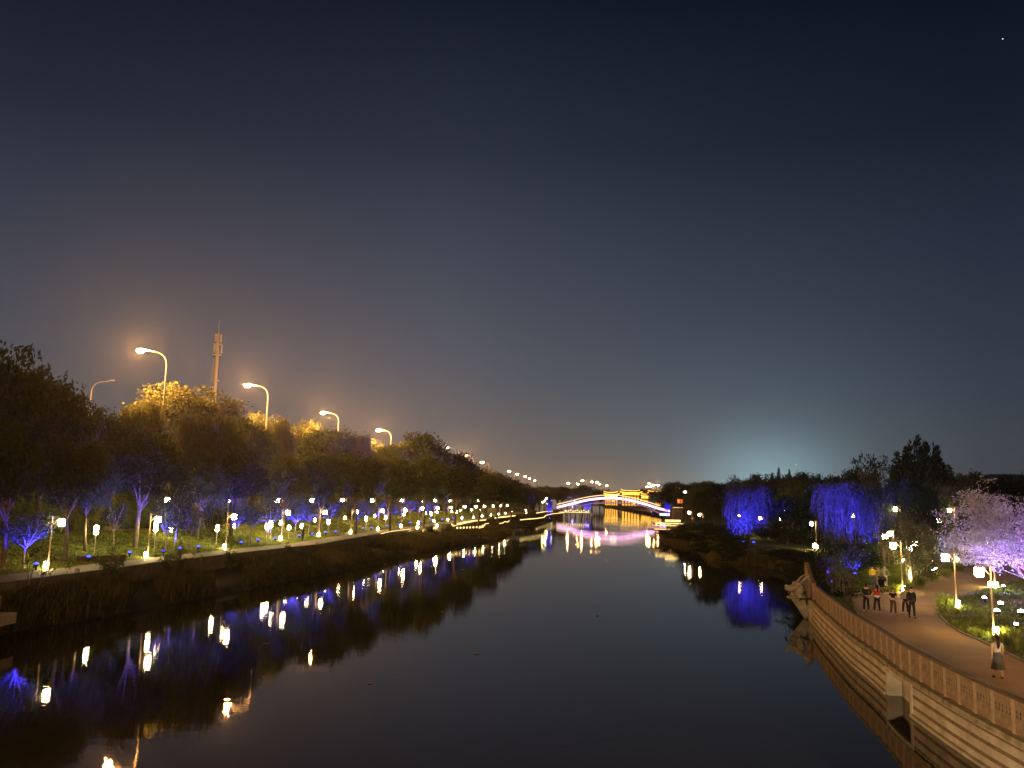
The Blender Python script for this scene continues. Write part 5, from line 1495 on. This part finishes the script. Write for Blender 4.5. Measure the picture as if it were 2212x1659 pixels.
person(1895, 1323, 1.42, 1.68, math.pi + .1, 'person in a red top over a white shirt with a black ponytail, walking away', .16, 'out', RED, BLK, 'short', 'tail', extra=hem)
def waist(r):
    MB().lathe([(.170, 0), (.185, .05), (.172, .14)], (0, 0, .94), 18, .78).build('tied_jacket', BEI, r, True)
    MB().tube([(.05, -.16, 1.0), (.20, -.17, .82), (.30, -.12, .66)], [.05, .06, .02], 6).build('jacket_sleeve', BEI, r, True)


person(1930, 1328, 1.42, 1.60, .1, 'person in a black shirt with a pale jacket tied round the waist', .10, 'front', BLK, BRN, 'short', 'tail', extra=waist)
person(1956, 1326, 1.42, 1.66, 0, 'person in a striped grey shirt walking beside the one in a black jacket', .14, 'swing', STR, BLK, 'long')
person(1970, 1335, 1.42, 1.80, -.1, 'tallest person in an open black jacket, rightmost of the walking group', .14, 'swing', BLK, BLK, 'long', shoes=BLK, bulk=1.1)
person(1885, 1267, 1.44, 1.66, 0, 'person in a yellow jacket on the pale side path', .08, 'swing', YEL, DEN, 'long', bulk=1.15)
person(1898, 1267, 1.44, 1.62, 0, 'person in an olive yellow shirt between the yellow jacket and the tall one', .10, 'front', OLV, BEI, 'long')
person(1912, 1270, 1.44, 1.82, 0, 'tall person in a grey jacket behind the black pushchair', .08, 'push', GRY, BEI, 'long', bulk=1.1)
person(2157, 1466, 1.43, 1.63, math.pi - .1, 'person with long black hair in a pale top and dark calf-length skirt', .14, 'swing', TOPG, BLK, 'short', 'long', shoes=BLK, skirt=DKG)
# pushchair
p = gnd(1906, 1279, 1.44); pc = empty('pushchair', (p.x, p.y, 1.44)); k_ = 1.0
B = MB(); B.box((-.24, -.22, .42), (.24, .2, .50)); B.box((-.24, .14, .45), (.24, .22, .95)); B.build('seat', BLK, pc)
B = MB(); n = 8
for i in range(n + 1):
    a = math.pi * .5 * i / n
    for s in (-1, 1): B.v.append((s * .27, .2 - .42 * math.sin(a), .85 + .32 * math.cos(a)))
for i in range(n): B.f.append((2 * i, 2 * i + 1, 2 * i + 3, 2 * i + 2))
o = B.build('canopy', BLK, pc, True); sd = o.modifiers.new('thick', 'SOLIDIFY'); sd.thickness = .02
B = MB()
for s in (-1, 1): B.tube([(s * .26, -.35, .14), (s * .26, .1, .6), (s * .26, .42, 1.02)], .016, 5); B.tube([(s * .26, .32, .14), (s * .26, -.05, .5)], .016, 5)
B.tube([(-.26, .42, 1.02), (.26, .42, 1.02)], .02, 5); B.build('frame', M['metal'], pc)
for x in (-.27, .27):
    for y in (-.35, .32): MB().tube([(x - .02, y, .13), (x + .02, y, .13)], .13, 12).build('wheel', M['dark'], pc)
tag(pc, 'black pushchair with a canopy on the pale side path', 'pushchair')

# bits of floating litter on the water
for i, (px, py) in enumerate(((1098, 1255), (800, 1476), (1030, 1412), (575, 1390), (1290, 1330), (955, 1322), (1000, 1230))):
    p = gnd(px, py, .012); B = MB(); a_ = i * 1.1; B.lathe([(.16, 0), (.20, .012), (.12, .03)], (0, 0, 0), 7, .5)
    o = B.build('floating_leaf', M['bark_pale']); o.location = p; o.rotation_euler = (0, 0, a_)
    tag(o, 'pale leaf floating on the open water, %s of the scattered ones' % nth(i + 1), 'leaf', 'leaves floating on the river')
# stars
for (px, py, s, lab) in ((2166, 84, 1.6, 'bright star in the upper right corner of the sky'), (1720, 1004, 1.3, 'faint star low over the right bank trees')):
    v = at(px, py, 2300); o = MB().ell((0, 0, 0), (s, s, s), 8, 6).build('star', M['star']); o.location = v; tag(o, lab, 'star')

# far-off night air
hz = MB().box((-690, -40, -1.2), (1700, 2150, 100)).build('haze', None)
hm = bpy.data.materials.new('night_haze'); hm.use_nodes = True; t = hm.node_tree; t.nodes.clear()
v = t.nodes.new('ShaderNodeVolumePrincipled'); v.inputs['Color'].default_value = (.9, .9, .92, 1); v.inputs['Density'].default_value = .0001; v.inputs['Anisotropy'].default_value = .85
o_ = t.nodes.new('ShaderNodeOutputMaterial'); t.links.new(v.outputs[0], o_.inputs['Volume']); hz.data.materials.append(hm); tag(hz, kind='stuff')
